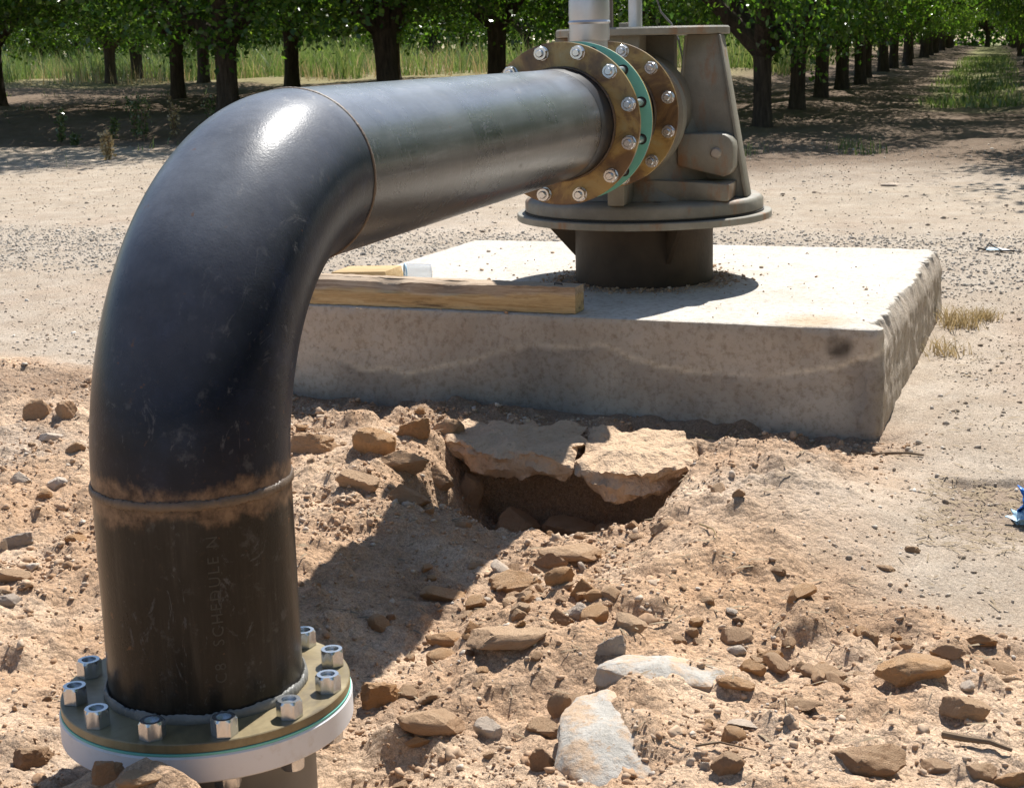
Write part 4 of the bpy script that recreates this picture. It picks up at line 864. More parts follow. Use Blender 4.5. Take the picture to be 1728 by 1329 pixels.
ROCKS = [
    (1.825, 0.358, 0.159, 0.093, 0.093, 0.38, 'tan', 'b', 'pale angular boulder at the left edge of the dug hole'),
    (1.56, 0.376, 0.123, 0.081, 0.074, 0.41, 'tan', 'f', 'slanted flat rock leaning left of the angular boulder'),
    (2.212, 0.343, 0.11, 0.064, 0.129, 0.34, 'tan', 'b', 'upright block of soil left of the overhanging crust'),
    (1.947, 0.286, 0.097, 0.056, 0.085, 0.35, 'tan', 'b', 'rounded rock between the angular boulder and the hole'),
    (2.129, 0.253, 0.093, 0.054, 0.142, 0.33, 'tan', 'b', 'upright slab leaning into the left side of the dark hole'),
    (1.53, 0.227, 0.135, 0.079, 0.082, 0.38, 'dark', 'b', 'brown block in shade below the angular boulder'),
    (1.919, 0.669, 0.16, 0.094, 0.093, 0.43, 'tan', 'r', 'soft boulder half buried beside the riser, above the weld'),
    (1.867, 0.452, 0.132, 0.077, 0.104, 0.39, 'orange', 'r', 'crumbly clod behind the slanted flat rock'),
    (2.076, 0.41, 0.107, 0.063, 0.083, 0.37, 'orange', 'r', 'crumbly clod on the heap left of the upright block'),
    (2.375, 0.5, 0.037, 0.021, 0.036, 0.36, 'orange', 'r', 'little red-brown clod perched on top of the heap'),
    (1.323, -0.287, 0.174, 0.115, 0.044, 0.26, 'tan', 'f', 'long flat slab lying diagonally in front of the dark hole'),
    (1.246, -0.255, 0.085, 0.05, 0.074, 0.28, 'dark', 'b', 'brown rock under the left end of the diagonal slab'),
    (1.099, -0.212, 0.127, 0.074, 0.079, 0.3, 'orange', 'b', 'large orange clod in the middle of the loose rocks'),
    (0.917, -0.369, 0.072, 0.042, 0.059, 0.27, 'orange', 'b', 'tan rock right of the large orange clod'),
    (0.903, -0.43, 0.068, 0.04, 0.055, 0.26, 'orange', 'b', "square tan rock under the diagonal slab's right end"),
    (0.772, -0.45, 0.055, 0.032, 0.049, 0.26, 'pale', 'r', 'pinkish white rounded stone among tan rocks'),
    (0.729, -0.42, 0.06, 0.035, 0.051, 0.27, 'dark', 'b', 'brown wedge beside the pinkish white stone'),
    (0.595, -0.345, 0.177, 0.117, 0.049, 0.31, 'tan', 'f', 'largest flat rock lying in the middle of the loose soil'),
    (0.814, -0.138, 0.099, 0.066, 0.039, 0.35, 'orange', 'f', 'yellowish flat rock left of the largest flat rock'),
    (0.593, -0.56, 0.062, 0.036, 0.052, 0.24, 'grey', 'r', 'grey-tan stone standing alone on fine soil'),
    (0.447, -0.131, 0.084, 0.049, 0.061, 0.4, 'orange', 'r', 'yellow crumbly clod right of the white flange'),
    (0.286, -0.296, 0.134, 0.089, 0.051, 0.36, 'tan', 'f', 'broad pale flat rock near the white flange'),
    (0.259, -0.276, 0.048, 0.028, 0.028, 0.37, 'orange', 'b', 'small clod at the foot of the broad pale rock'),
    (0.319, -0.392, 0.058, 0.034, 0.046, 0.33, 'pale', 'b', 'whitish angular stone right of the broad pale rock'),
    (0.38, -0.514, 0.047, 0.027, 0.066, 0.27, 'tan', 'b', 'triangular upright rock left of the dried cement'),
    (0.321, -0.502, 0.073, 0.043, 0.044, 0.29, 'tan', 'b', 'low rock below the triangular one'),
    (1.07, -0.034, 0.11, 0.073, 0.05, 0.35, 'orange', 'f', "flat rock half in the pipe's shadow"),
    (0.729, -0.23, 0.053, 0.031, 0.041, 0.33, 'orange', 'b', "small tan rock above the largest flat rock's left end"),
    (0.74, -0.331, 0.045, 0.026, 0.036, 0.3, 'tan', 'b', 'small block below the large orange clod'),
    (0.195, -0.535, 0.05, 0.029, 0.063, 0.29, 'dark', 'b', 'dark rock at the bottom left of the dried cement'),
    (0.544, -1.139, 0.14, 0.082, 0.056, 0.04, 'orange', 'b', 'large tan wedge-shaped rock on the right foreground'),
    (0.416, -1.233, 0.085, 0.056, 0.051, 0.0, 'tan', 'f', 'long pointed rock below the wedge-shaped one'),
    (0.186, -1.08, 0.139, 0.081, 0.055, 0.07, 'dark', 'b', 'biggest dark brown rock at the bottom right'),
    (0.408, -0.941, 0.103, 0.068, 0.016, 0.11, 'dark', 'f', 'long brown rock with a shaded underside at centre right'),
    (0.644, -0.978, 0.08, 0.047, 0.038, 0.09, 'tan', 'b', 'tan block behind the long brown rock'),
    (0.478, -0.826, 0.07, 0.041, 0.027, 0.15, 'orange', 'r', 'oval tan rock on the right edge of the clod heap'),
    (0.607, -0.838, 0.051, 0.03, 0.033, 0.14, 'orange', 'b', 'clod on top of the small clod heap'),
    (0.717, -0.857, 0.058, 0.034, 0.039, 0.13, 'orange', 'b', "jagged orange clod at the heap's crest"),
    (0.696, -0.924, 0.049, 0.029, 0.029, 0.11, 'tan', 'b', "small tan stone at the clod heap's right side"),
    (0.147, -0.864, 0.058, 0.034, 0.044, 0.16, 'dark', 'b', 'brown lump beside a pale pebble near the bottom edge'),
    (0.335, -0.869, 0.075, 0.05, 0.013, 0.15, 'pale', 'f', 'whitish flat shell-like stone on the right foreground'),
    (0.317, -0.943, 0.028, 0.017, 0.037, 0.12, 'grey', 'r', 'grey pebble standing on end right of the shell-like stone'),
    (0.16, -0.825, 0.019, 0.011, 0.025, 0.17, 'pale', 'r', 'pale smooth pebble beside the brown lump'),
    (0.224, -1.257, 0.063, 0.037, 0.034, -0.01, 'tan', 'b', 'tan rock at the bottom right corner'),
    (0.227, -1.305, 0.057, 0.033, 0.033, -0.03, 'orange', 'r', 'orange rounded rock in the bottom right corner'),
    (0.242, -1.197, 0.066, 0.044, 0.017, 0.02, 'dark', 'f', 'flat brown rock left of the corner rocks'),
    (0.835, -1.26, 0.065, 0.038, 0.038, -0.01, 'orange', 'b', 'tan block near the right edge above the wedge-shaped rock'),
    (0.66, -1.2, 0.066, 0.044, 0.027, 0.01, 'tan', 'f', 'smooth flat rock right above the wedge-shaped one'),
    (0.791, -1.116, 0.037, 0.022, 0.024, 0.04, 'tan', 'r', 'round stone behind the wedge-shaped rock'),
    (0.727, -1.296, 0.077, 0.051, 0.017, -0.02, 'dark', 'f', 'brown flat rock at the right edge'),
    (0.632, -1.305, 0.051, 0.034, 0.014, -0.02, 'dark', 'f', 'thin brown rock just below the one at the right edge'),
    (1.099, -0.818, 0.045, 0.026, 0.03, 0.13, 'dark', 'r', 'round brown stone on the trodden mound'),
    (1.459, -0.677, 0.034, 0.02, 0.029, 0.15, 'tan', 'r', "small stone beside the hole's right rim"),
    (1.378, -1.098, 0.038, 0.022, 0.023, 0.04, 'tan', 'r', 'stone on the trodden path right of the mound'),
    (1.239, -1.047, 0.046, 0.03, 0.016, 0.06, 'tan', 'f', 'flat stone on the trodden path'),
    (2.173, 1.785, 0.114, 0.067, 0.108, 0.61, 'tan', 'b', 'leaning flat rock left of the elbow'),
    (2.165, 1.679, 0.075, 0.044, 0.093, 0.59, 'tan', 'b', 'upright tan block left of the elbow'),
    (-1.216, -0.585, 0.022, 0.014, 0.01, 0.59, 'tan', 'f', "rock on the rubble's far edge left of the elbow"),
    (0.982, 1.06, 0.079, 0.046, 0.051, 0.63, 'grey', 'r', 'smooth grey stone at the left edge'),
    (0.72, 0.89, 0.079, 0.052, 0.047, 0.63, 'tan', 'f', 'long tan stone at the left edge below the grey one'),
    (0.582, 0.81, 0.067, 0.044, 0.033, 0.64, 'grey', 'f', 'flat grey stone cut by the left edge'),
    (0.925, 1.064, 0.025, 0.015, 0.038, 0.64, 'pale', 'r', 'white pebble at the left edge beside the grey stone'),
    (1.403, 1.332, 0.06, 0.035, 0.043, 0.62, 'pale', 'b', 'pale angular stone on the left rubble'),
    (1.422, 1.224, 0.067, 0.039, 0.041, 0.6, 'pale', 'b', 'pale stone shaded on one side near the riser'),
    (1.975, 1.615, 0.081, 0.053, 0.037, 0.6, 'pale', 'f', 'whitish stone below the leaning flat rock'),
    (1.308, 1.196, 0.045, 0.026, 0.035, 0.61, 'orange', 'r', 'red-brown stone left of the pale shaded one'),
    (1.653, 1.314, 0.059, 0.035, 0.041, 0.59, 'tan', 'r', "round stone beside the riser's left edge"),
    (-0.384, -0.046, 0.051, 0.03, 0.039, 0.58, 'dark', 'r', "shaded clod against the white flange's front left"),
    (-0.397, -0.103, 0.07, 0.041, 0.026, 0.56, 'tan', 'r', 'wide shaded clod below the white flange'),
    (-0.007, 0.022, 0.059, 0.034, 0.031, 0.52, 'grey', 'b', "grey-brown rock under the white flange's front"),
    (-0.064, 0.311, 0.072, 0.042, 0.046, 0.63, 'dark', 'r', 'shaded clod left of the white flange'),
]
for i, (x, y, w, d, h, az, mk, kd, lb) in enumerate(ROCKS):
    o = link("rock", rock_shape(kd, i*3+i//5, MK[mk]))
    o.scale = (d, w, h); o.rotation_euler = (uni(-0.12, 0.12), uni(-0.12, 0.12), az+uni(-0.25, 0.25))
    o.location = (x+0.25*d*math.cos(az), y+0.25*d*math.sin(az), tz(x, y)+h*0.13)
    tag(o, lb, "rock", "rocks and clods on the dug soil")

for i, (x, y, w, d, h, lb) in enumerate([
    (2.12, 0.10, 0.13, 0.10, 0.11, "shaded block inside the hole under the left crust"), (2.14, -0.06, 0.17, 0.10, 0.09, "wide shaded block at the back of the hole below the crack"),
    (2.06, -0.20, 0.12, 0.09, 0.10, "dark block deep in the hole under the right crust"), (2.05, -0.30, 0.09, 0.08, 0.08, "shaded stone at the right end of the hole"),
    (1.96, -0.36, 0.06, 0.05, 0.06, "small stone at the hole's right lip"), (1.90, -0.28, 0.05, 0.04, 0.07, "upright pointed stone in front of the dark hollow"), (1.88, -0.10, 0.07, 0.05, 0.04, "flat pebble at the hole's front lip")]):
    o = link("rock", rock_shape('b', i+2, 'tan_rock')); o.scale = (d, w, h); o.rotation_euler = (uni(-0.2, 0.2), uni(-0.2, 0.2), uni(-0.4, 0.6)); o.location = (x, y, tz(x, y)+h*0.3)
    tag(o, lb, "rock", "rocks and clods on the dug soil")
def plate(name, outline, ztop, thick, seed, m, tilt=(0, 0), amp=0.02, label="", cat="", dome=0.0):
    """irregular slab: outline polygon (world xy), broken sides, uneven top"""
    P = np.array(outline, float); cen = P.mean(0); n = 200
    L = np.r_[0, np.cumsum(np.linalg.norm(np.roll(P, -1, 0)-P, axis=1))]; t = np.linspace(0, L[-1], n, endpoint=False)
    Q = np.stack([np.interp(t, L, np.r_[P[:, k], P[0, k]]) for k in (0, 1)], 1)
    V = []; rings = [(0.0, -1.0), (0.60, -1.0), (0.80, -0.96), (0.90, -0.8), (0.96, -0.6), (1.0, -0.4), (1.0, -0.22), (0.99, -0.1), (0.965, -0.02), (0.92, 0), (0.85, 0), (0.75, 0), (0.65, 0), (0.55, 0), (0.45, 0), (0.35, 0), (0.25, 0), (0.15, 0), (0.07, 0), (0.0, 0)]
    for f, hz in rings[1:-1]:
        q = cen+(Q-cen)*f; e = fbm(q[:, 0]+hz*0.3, q[:, 1]-hz*0.2, 0.09, 4, seed)*amp
        dirv = (Q-cen)/np.linalg.norm(Q-cen, axis=1)[:, None]
        q = q + dirv*(e*(1.0 if f > 0.7 else 0.3))[:, None]
        z = ztop + hz*thick*(1+0.35*fbm(q[:, 0], q[:, 1], 0.12, 3, seed+1)) + 0.7*amp*fbm(q[:, 0], q[:, 1], 0.10, 5, seed+2, 0.6) + tilt[0]*(q[:, 0]-cen[0]) + tilt[1]*(q[:, 1]-cen[1]) + (dome*(1-f*f) if hz > -0.2 else 0)
        V.append(np.c_[q, z])
    k = len(V); V = np.concatenate(V); j = np.arange(n); j2 = (j+1) % n
    F = [tuple(q) for r in range(k-1) for q in np.stack([r*n+j, r*n+j2, (r+1)*n+j2, (r+1)*n+j], 1).tolist()]
    F.append(tuple(range(n-1, -1, -1))); F.append(tuple((k-1)*n+i for i in range(n)))
    me = bpy.data.meshes.new(name); me.from_pydata((V-np.array([cen[0], cen[1], ztop])).tolist(), [], F)
    bm = bmesh.new(); bm.from_mesh(me); bmesh.ops.recalc_face_normals(bm, faces=bm.faces); bm.to_mesh(me); bm.free()
    me.polygons.foreach_set("use_smooth", np.ones(len(me.polygons), bool)); me.set_sharp_from_angle(angle=math.radians(38))
    o = link(name, me, None, m); o.location = (cen[0], cen[1], ztop); tag(o, label, cat); return o
plate("soil_crust", [(2.37, 0.34), (2.39, 0.10), (2.37, -0.055), (2.20, -0.088), (2.02, -0.098), (2.00, 0.00), (2.06, 0.12), (2.10, 0.24), (2.16, 0.33), (2.28, 0.37)], -0.120, 0.085, 90, M['crust'], (0.04, 0.02), 0.045, "long crust of dry soil overhanging the hole, left of the crack", "soil crust")
plate("soil_crust", [(2.38, -0.068), (2.39, -0.25), (2.35, -0.36), (2.24, -0.43), (2.08, -0.45), (1.98, -0.37), (1.94, -0.26), (1.97, -0.15), (2.03, -0.112), (2.20, -0.100)], -0.124, 0.088, 95, M['crust'], (0.05, -0.01), 0.045, "broad sunlit crust of dry soil overhanging the hole, right of the crack", "soil crust")
plate("cement_lump", [(0.40, -0.60), (0.36, -0.72), (0.26, -0.765), (0.14, -0.73), (0.11, -0.64), (0.17, -0.565), (0.28, -0.54), (0.36, -0.55)], tz(0.26, -0.65)-0.010, 0.06, 97, M['cement'], (0.20, 0.03), 0.014, "smooth grey-white lump of dried cement near the bottom edge", "cement", 0.022)
plate("cement_lump", [(0.60, -0.57), (0.61, -0.70), (0.55, -0.80), (0.47, -0.78), (0.45, -0.66), (0.49, -0.55)], tz(0.52, -0.67)-0.004, 0.05, 98, M['cement'], (-0.08, 0.0), 0.014, "smaller smooth grey-white dried cement patch behind the larger lump", "cement", 0.018)

# countable clods, then the uncountable crumbs as one mass
def in_view(x, y, z=-0.14, m=40):
    dx, dy, dz = x-CP.x, y-CP.y, z-CP.z
    w = dx*_fw.x+dy*_fw.y+dz*_fw.z; u = 864+2610.98*(dx*_r2.x+dy*_r2.y+dz*_r2.z)/w; v = 664.5-2610.98*(dx*_u2.x+dy*_u2.y+dz*_u2.z)/w
    return (u > -m) & (u < 1728+m) & (v > -m) & (v < 1329+m) & (w > 0.3)
g = np.random.default_rng(77)
def loose_points(n, x0, x1, y0, y1, dens):
    x = g.uniform(x0, x1, n); y = g.uniform(y0, y1, n); k = (g.random(n) < dens(x, y)) & in_view(x, y) & (np.hypot(x, y) > 0.25)
    k &= ~((x > 2.50+0.09*(y+0.95)) & (x < 4.7) & (np.abs(y) < 1.08))
    return x[k], y[k]
def rub_d(x, y):
    c = sm(-0.15, 0.45, fbm(x, y, 0.3, 3, 101)); d = rubble_mask(x, y)*(0.25+0.75*c)
    smooth = gauss(x, y, 1.66, -0.80, 0.38, 0.25)+gauss(x, y, 1.05, -0.80, 0.42, 0.26)*0.75
    return np.clip(d*(1-0.9*np.clip(smooth, 0, 1)), 0, 1)
CL = []
for i in range(10):
    me = rock_mesh("clod", 400+i, 3, 9, 0.07, 0.12*(i % 2)); me.materials.append(M[('tan_rock', 'orange_rock', 'tan_rock', 'orange_rock', 'tan_rock', 'dark_rock', 'tan_rock', 'orange_rock', 'tan_rock', 'pale_rock')[i]]); CL.append(me)
xs, ys = loose_points(6000, -0.5, 2.9, -1.7, 2.6, lambda x, y: rub_d(x, y)**2.2); xs, ys = xs[:85], ys[:85]
for cx, cy, sx, sy, nn in ((1.05, -0.25, 0.28, 0.22, 75), (0.72, -0.98, 0.12, 0.14, 30), (0.55, -0.30, 0.2, 0.15, 22)):
    xs = np.r_[xs, g.normal(cx, sx, nn)]; ys = np.r_[ys, g.normal(cy, sy, nn)]
for i in range(len(xs)):
    s = min(0.015*math.exp(abs(g.normal(0, 0.55))), 0.045)*1.3; o = link("clod", CL[int(g.integers(0, 10))])
    o.scale = (s*g.uniform(0.8, 1.3), s*g.uniform(0.8, 1.3), s*g.uniform(0.55, 0.95)); o.rotation_euler = (g.uniform(-0.4, 0.4), g.uniform(-0.4, 0.4), g.uniform(0, 6.28))
    o.location = (xs[i], ys[i], tz(xs[i], ys[i])+s*0.10); zn = "left of the dark riser" if ys[i] > 0.28+0.35*xs[i] else "near the overhanging crust" if xs[i] > 1.45 else "among the rocks between riser and cement" if ys[i] > -0.6 else "on the right foreground"
    tag(o, "small crumbly clod lying loose on the soil "+zn, "clod", "small clods "+zn)
ICO_V = None
def pebble_mass(name, x, y, size, m, sub=1, flat=0.7, sink=0.2, seed=1, zf=None):
    gg = np.random.default_rng(seed); bm = bmesh.new(); bmesh.ops.create_icosphere(bm, subdivisions=sub, radius=1.0)
    B = np.array([v.co[:] for v in bm.verts]); T = np.array([[v.index for v in f.verts] for f in bm.faces]); bm.free()
    n = len(x); k = len(B); var = gg.uniform(0.5, 1.3, (12, k, 1)); base = B[None]*var; base = base[gg.integers(0, 12, n)]
    sc = size[:, None]*np.stack([gg.uniform(0.7, 1.35, n), gg.uniform(0.7, 1.35, n), gg.uniform(0.45, 0.95, n)*flat/0.7], 1)
    v = base*sc[:, None, :]; a = gg.uniform(0, 2*PI, n); t = gg.normal(0, 0.3, n)
    ct, st = np.cos(t)[:, None], np.sin(t)[:, None]; y1 = v[:, :, 1]*ct-v[:, :, 2]*st; z1 = v[:, :, 1]*st+v[:, :, 2]*ct
    ca, sa = np.cos(a)[:, None], np.sin(a)[:, None]; X = v[:, :, 0]*ca-y1*sa; Y = v[:, :, 0]*sa+y1*ca
    z0 = terrain(x, y) if zf is None else zf
    V = np.stack([X+x[:, None], Y+y[:, None], z1+(z0+size*sink)[:, None]], 2).reshape(-1, 3)
    F = (T[None]+(np.arange(n)*k)[:, None, None]).reshape(-1, 3)
    me = mesh_np(name, V, F, smooth=False); return link(name, me, None, m)
x, y = loose_points(80000, -0.5, 2.9, -1.7, 2.7, rub_d); sz = np.clip(0.0020*np.exp(np.abs(g.normal(0, 0.62, len(x)))), 0.0016, 0.010)
tag(pebble_mass("soil_crumbs", x, y, sz, M['crumbs'], 1, 0.75, 0.25, 3), "loose crumbs and grit of the dug reddish soil", "soil crumbs", kind='stuff'); print("crumbs", len(x))
x, y = loose_points(6500, -0.5, 2.9, -1.7, 2.7, lambda x, y: rub_d(x, y)**2.6); sz = np.clip(0.0055*np.exp(np.abs(g.normal(0, 0.5, len(x)))), 0.005, 0.018)
tag(pebble_mass("rubble", x, y, sz, M['crumbs'], 2, 0.8, 0.08, 13), "coarser rubble mixed into the dug reddish soil", "rubble", kind='stuff'); print("rubble", len(x))
def hard_d(x, y): return (1-rubble_mask(x, y))*np.clip(0.3+0.6*sm(0.0, 0.4, fbm(x, y, 0.5, 3, 103))+0.9*rut_mask(x, y), 0, 1)
x, y = loose_points(45000, 0.0, 4.9, -1.9, 3.6, hard_d); sz = np.clip(0.0022*np.exp(np.abs(g.normal(0, 0.6, len(x)))), 0.002, 0.011)
x2, y2 = loose_points(14000, 6.5, 14, -2.0, 9.0, lambda x, y: 0.5+0*x); sz2 = np.clip(0.004*np.exp(np.abs(g.normal(0, 0.5, len(x2)))), 0.003, 0.018)
tag(pebble_mass("scattered_pebbles", np.r_[x, x2], np.r_[y, y2], np.r_[sz, sz2], M['grit'], 1, 0.7, 0.2, 4), "pebbles strewn over the hard trodden dirt", "pebbles", kind='stuff'); print("pebbles", len(x)+len(x2))
x, y = loose_points(30000, 4.5, 7.0, -2.2, 6.5, lambda x, y: sm(4.6, 5.2, x+0.25*fbm(x, y, 0.9, 4, 41))*(1-sm(6.3, 6.9, x))*0.9+0.02)
sz = np.clip(0.0048*np.exp(g.normal(0, 0.4, len(x))), 0.0025, 0.013)
tag(pebble_mass("gravel", x, y, sz, M['gravel'], 1, 0.8, 0.3, 5), "strip of loose grey gravel behind the concrete pad", "gravel", kind='stuff'); print("gravel", len(x))
# plant litter: short dry bits on the rut and the hard dirt
n = 1500; lx = np.r_[g.uniform(1.45, 2.1, 520), g.uniform(0.2, 4.5, n-520)]; ly = np.r_[g.uniform(-1.5, -1.1, 520), g.uniform(-1.6, 0.6, n-520)]
k = in_view(lx, ly) & ~((lx > 2.50+0.09*(ly+0.95)) & (lx < 4.7) & (np.abs(ly) < 1.1)) & (np.hypot(lx, ly) > 0.3); lx, ly = lx[k], ly[k]; n = len(lx)
la = g.uniform(0, 2*PI, n); ll = g.uniform(0.006, 0.028, n); lw = g.uniform(0.0006, 0.0018, n); dz = g.uniform(0.001, 0.006, n)
cx, cy = np.cos(la), np.sin(la); z0 = terrain(lx, ly)+0.003
Vl = np.stack([np.stack([lx-cx*ll-cy*lw, ly-cy*ll+cx*lw, z0], 1), np.stack([lx-cx*ll+cy*lw, ly-cy*ll-cx*lw, z0], 1), np.stack([lx+cx*ll+cy*lw, ly+cy*ll-cx*lw, z0+dz], 1), np.stack([lx+cx*ll-cy*lw, ly+cy*ll+cx*lw, z0+dz], 1), np.stack([lx, ly, z0+dz*0.5+lw*2], 1)], 1).reshape(-1, 3); i5 = np.arange(n)*5
tag(link("plant_litter", mesh_np("plant_litter", Vl, np.concatenate([np.stack([i5+a, i5+b, i5+4], 1) for a, b in ((0, 1), (1, 2), (2, 3), (3, 0))]), False), None, plain("dry_litter", (0.30, 0.235, 0.16), 0.9, 0, 0.1, 0.5, 30)), "bits of dry straw and bark strewn over the dirt", "plant litter", kind='stuff')
# grit on the pad round the pedestal
a = g.uniform(0, 2*PI, 900); r = 0.262+np.abs(g.normal(0, 0.07, 900)); x, y = PX+r*np.cos(a), r*np.sin(a)
xx, yy = g.uniform(2.65, 4.4, 160), g.uniform(-0.9, 0.9, 160); x = np.r_[x, xx]; y = np.r_[y, yy]; k = np.hypot(x-PX, y) > 0.262; x, y = x[k], y[k]
sz = np.clip(0.0022*np.exp(np.abs(g.normal(0, 0.6, len(x)))), 0.002, 0.010)
tag(pebble_mass("pad_grit", x, y, sz, M['crumbs'], 1, 0.7, 0.2, 6, np.full(len(x), 0.183)), "soil grit scattered on the pad round the pedestal", "grit", kind='stuff')

# ------------------------------------------------------------------ sticks, straw, weeds, litter
def stick(pts, r, label, name="dry_twig", m='twig'):
    q = [(x, y, tz(x, y)+h) for x, y, h in pts]; n = len(q)
    o = MB().tube(q, [r*(1-0.5*i/(n-1)) for i in range(n)], 7).build(name, M[m]); tag(o, label, "twig"); return o
stick([(2.36, -0.875, 0.006), (2.34, -0.93, 0.010), (2.315, -0.99, 0.008), (2.285, -1.04, 0.008), (2.274, -1.085, 0.006)], 0.006, "dry stick lying in front of the concrete pad's right corner")
stick([(0.205, -0.80, 0.006), (0.212, -0.84, 0.010), (0.22, -0.90, 0.006)], 0.0025, "thin dry twig right of the dried cement")
stick([(0.34, -1.20, 0.012), (0.315, -1.235, 0.012), (0.295, -1.275, 0.010), (0.29, -1.31, 0.008)], 0.007, "curved reddish stick near the bottom right corner")
stick([(1.35, -0.60, 0.006), (1.31, -0.64, 0.012), (1.24, -0.66, 0.006)], 0.0022, "pale straw curved over the trodden mound", m='straw')
def tuft(name, x, y, n, h, r, m, label, cat, seed, lean=1.2, width=0.0022):
    gg = np.random.default_rng(seed); p = np.stack([x+gg.normal(0, r, n), y+gg.normal(0, r, n)], 1)
    P = np.c_[p, terrain(p[:, 0], p[:, 1])-0.003]; me = blades(name, P-np.array([x, y, tz(x, y)]), h*0.4, h, width, seed, lean)
    o = link(name, me, None, m); o.location = (x, y, tz(x, y)); tag(o, label, cat); return o
tuft("dry_grass_tuft", 4.22, -1.13, 210, 0.10, 0.05, M['straw'], "dense dry grass tuft against the pad's right side", "dry grass", 1)
tuft("dry_grass_tuft", 3.72, -1.09, 90, 0.08, 0.05, M['straw'], "sparse dry grass tuft halfway along the pad's right side", "dry grass", 2, 1.6)
tuft("dry_grass_tuft", 4.35, -1.24, 150, 0.06, 0.03, M['straw'], "low dry grass spread right of the dense tuft", "dry grass", 3, 1.8)
o = MB()
for k in range(9):
    a = uni(-0.6, 0.9) if k < 5 else uni(2.0, 3.6); l = uni(0.05, 0.13)
    o.tube([(0, 0, 0.004), (math.sin(a)*l*0.5, math.cos(a)*l*0.5, 0.02+uni(0, 0.01)), (math.sin(a)*l, math.cos(a)*l, uni(0.01, 0.045))], [0.0014, 0.0012, 0.0006], 5)
o = o.build("straw_wisp", M['straw']); o.location = (2.47, -0.46, tz(2.47, -0.46)); o.rotation_euler[2] = 0.2; tag(o, "wisp of dry straw at the foot of the pad's front face", "straw")
def weed(x, y, h, label, seed, dry=False):
    e = empty("weed", (x, y, tz(x, y))); gg = random.Random(seed); st = MB(); tips = []
    for k in range(gg.choice((3, 4, 5))):
        a = gg.uniform(0, 6.28); l = gg.uniform(0.05, 0.22)*h; hh = h*gg.uniform(0.6, 1)
        p = [Vector((0, 0, -0.02)), Vector((math.cos(a)*l*0.3, math.sin(a)*l*0.3, hh*0.5)), Vector((math.cos(a)*l, math.sin(a)*l, hh))]
        st.tube(p, [0.006, 0.005, 0.002], 5)
        for q in range(16): t = gg.uniform(0.15, 1); tips.append(p[0].lerp(p[2], t)+Vector((gg.uniform(-0.02, 0.02), gg.uniform(-0.02, 0.02), 0)))
    st.build("stem", M['twig'], e); me = leaf_cloud("leaves", np.array([t[:] for t in tips]), 4, 0.018, 0.04, seed, -0.4); link("leaves", me, e, M['straw'] if dry else M['weed'])
    tag(e, label, "weed", "weeds along the edge of the orchard")
for i, (x, y, h, lb, dry) in enumerate([
    (14.4, 9.6, 0.42, "forked pale weed at the far left of the orchard's edge", False), (14.6, 9.0, 0.32, "short thin weed left of the tall ones", False),
    (14.5, 8.62, 0.55, "tall bushy grey-green weed at the orchard's edge", False), (14.4, 8.45, 0.66, "tallest green spike of weed at the orchard's edge", False),
    (14.7, 8.2, 0.5, "rusty dry weed stalk between the green ones", True), (15.0, 7.85, 0.42, "feathery pale green weed near the elbow's outline", False),
    (14.3, 7.55, 0.22, "small weed at the elbow's outline", False), (14.1, 9.2, 0.18, "little weed on the bank's lip at left", False), (12.2, 7.6, 0.3, "single dry stalk standing on the open dirt at left", True)]):
    weed(x, y, h, lb, 50+i, dry)
for i, (x, y) in enumerate([(12.2, 1.0), (13.4, 0.1), (12.6, -0.1)]):
    tuft("grass_tuft", x, y, 60, 0.16, 0.12, M['weed'], ["sparse grass tuft at the tree shade's edge right of the pump", "sparse grass tuft on the alley's bare entrance", "lowest grass tuft in front of the alley"][i], "grass tuft", 30+i, 0.9, 0.004)
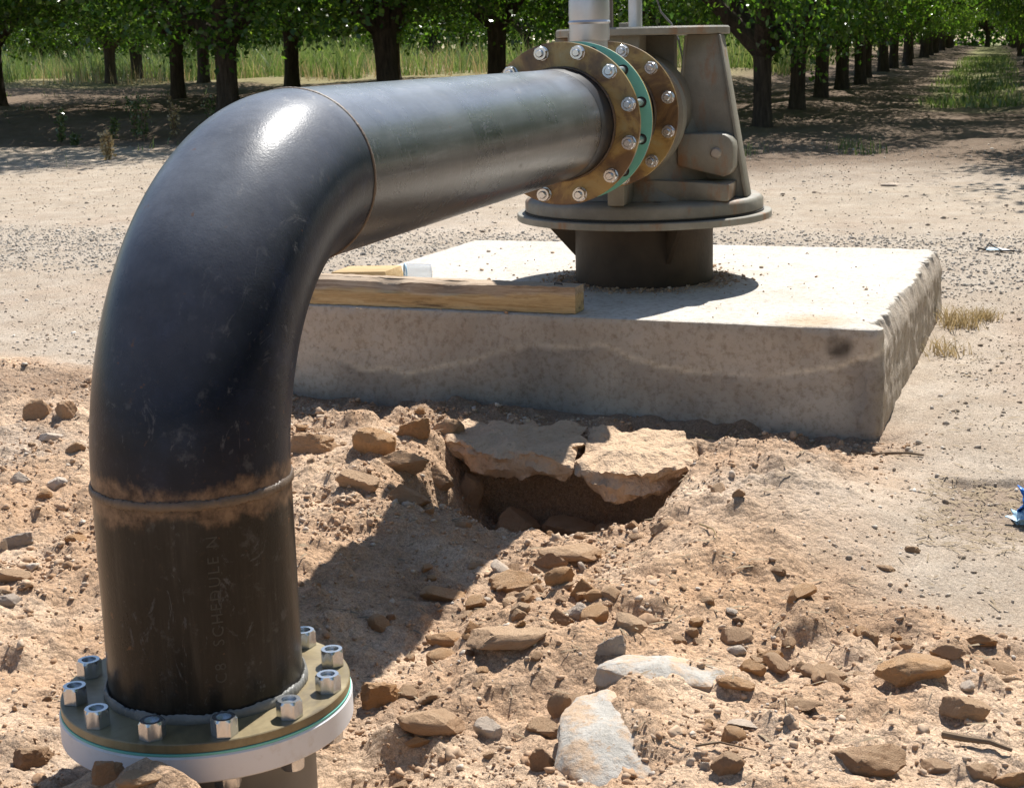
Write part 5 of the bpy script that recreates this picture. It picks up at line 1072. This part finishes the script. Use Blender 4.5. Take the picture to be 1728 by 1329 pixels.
# torn blue plastic at the right edge
def crumple(name, w, h, seed, m, parent):
    bm = bmesh.new(); n = 14; vs = [[None]*(n+1) for _ in range(n+1)]
    for i in range(n+1):
        for j in range(n+1):
            u, v = i/n-0.5, j/n; p = Vector((u*4, v*4, seed))
            vs[i][j] = bm.verts.new((0.02*mnoise.noise(p)+0.012*mnoise.noise(p*2.7)+0.03*math.sin(v*5+u*3), u*w*(1-0.3*v)+0.01*mnoise.noise(p*1.4), v*h+0.012*mnoise.noise(p*2)))
    for i in range(n):
        for j in range(n): bm.faces.new((vs[i][j], vs[i+1][j], vs[i+1][j+1], vs[i][j+1]))
    me = bpy.data.meshes.new(name); bm.to_mesh(me); bm.free(); me.polygons.foreach_set("use_smooth", np.ones(len(me.polygons), bool))
    o = link(name, me, parent, m); md = o.modifiers.new("thickness", 'SOLIDIFY'); md.thickness = 0.0012; return o
bl = empty("plastic_scrap", (1.80, -1.365, tz(1.80, -1.365)-0.005), 0.3); tag(bl, "crumpled blue plastic scrap at the right edge", "litter")
crumple("blue_sheet", 0.075, 0.10, 1.3, M['blue'], bl); o = crumple("pale_blue_sheet", 0.05, 0.075, 4.1, M['lightblue'], bl); o.location = (-0.02, 0.026, 0); o.rotation_euler = (0.15, -0.5, 0.5)
# thin black-framed scrap on the gravel
tr = empty("wire_scrap", (6.0, -1.27, tz(6.0, -1.27)+0.006), 0.15); tag(tr, "thin dark bent scrap with pale film lying on the gravel at right", "litter")
MB().tube([(0.0, 0.085, 0.012), (-0.02, 0.05, 0.006), (0.05, 0.02, 0.03), (0.02, -0.01, 0.010), (-0.05, -0.03, 0.004), (-0.06, -0.09, 0.004)], 0.0045, 6).build("dark_frame", M['black'], tr)
MB().prism([(-0.02, 0.045, 0.004), (0.045, 0.018, 0.010), (-0.03, -0.03, 0.004)], (0, 0, 0.002)).build("pale_film", M['lightblue'], tr)
MB().prism([(-0.045, -0.03, 0.003), (0.03, -0.02, 0.008), (-0.05, -0.085, 0.003)], (0, 0, 0.002)).build("pale_film", M['pvc'], tr)
o = link("paper_scrap", rock_shape('f', 2, 'pale_rock')); o.scale = (0.12, 0.16, 0.03); o.location = (9.4, -0.55, tz(9.4, -0.55)+0.008); tag(o, "small white scrap on the dirt before the orchard alley", "litter")
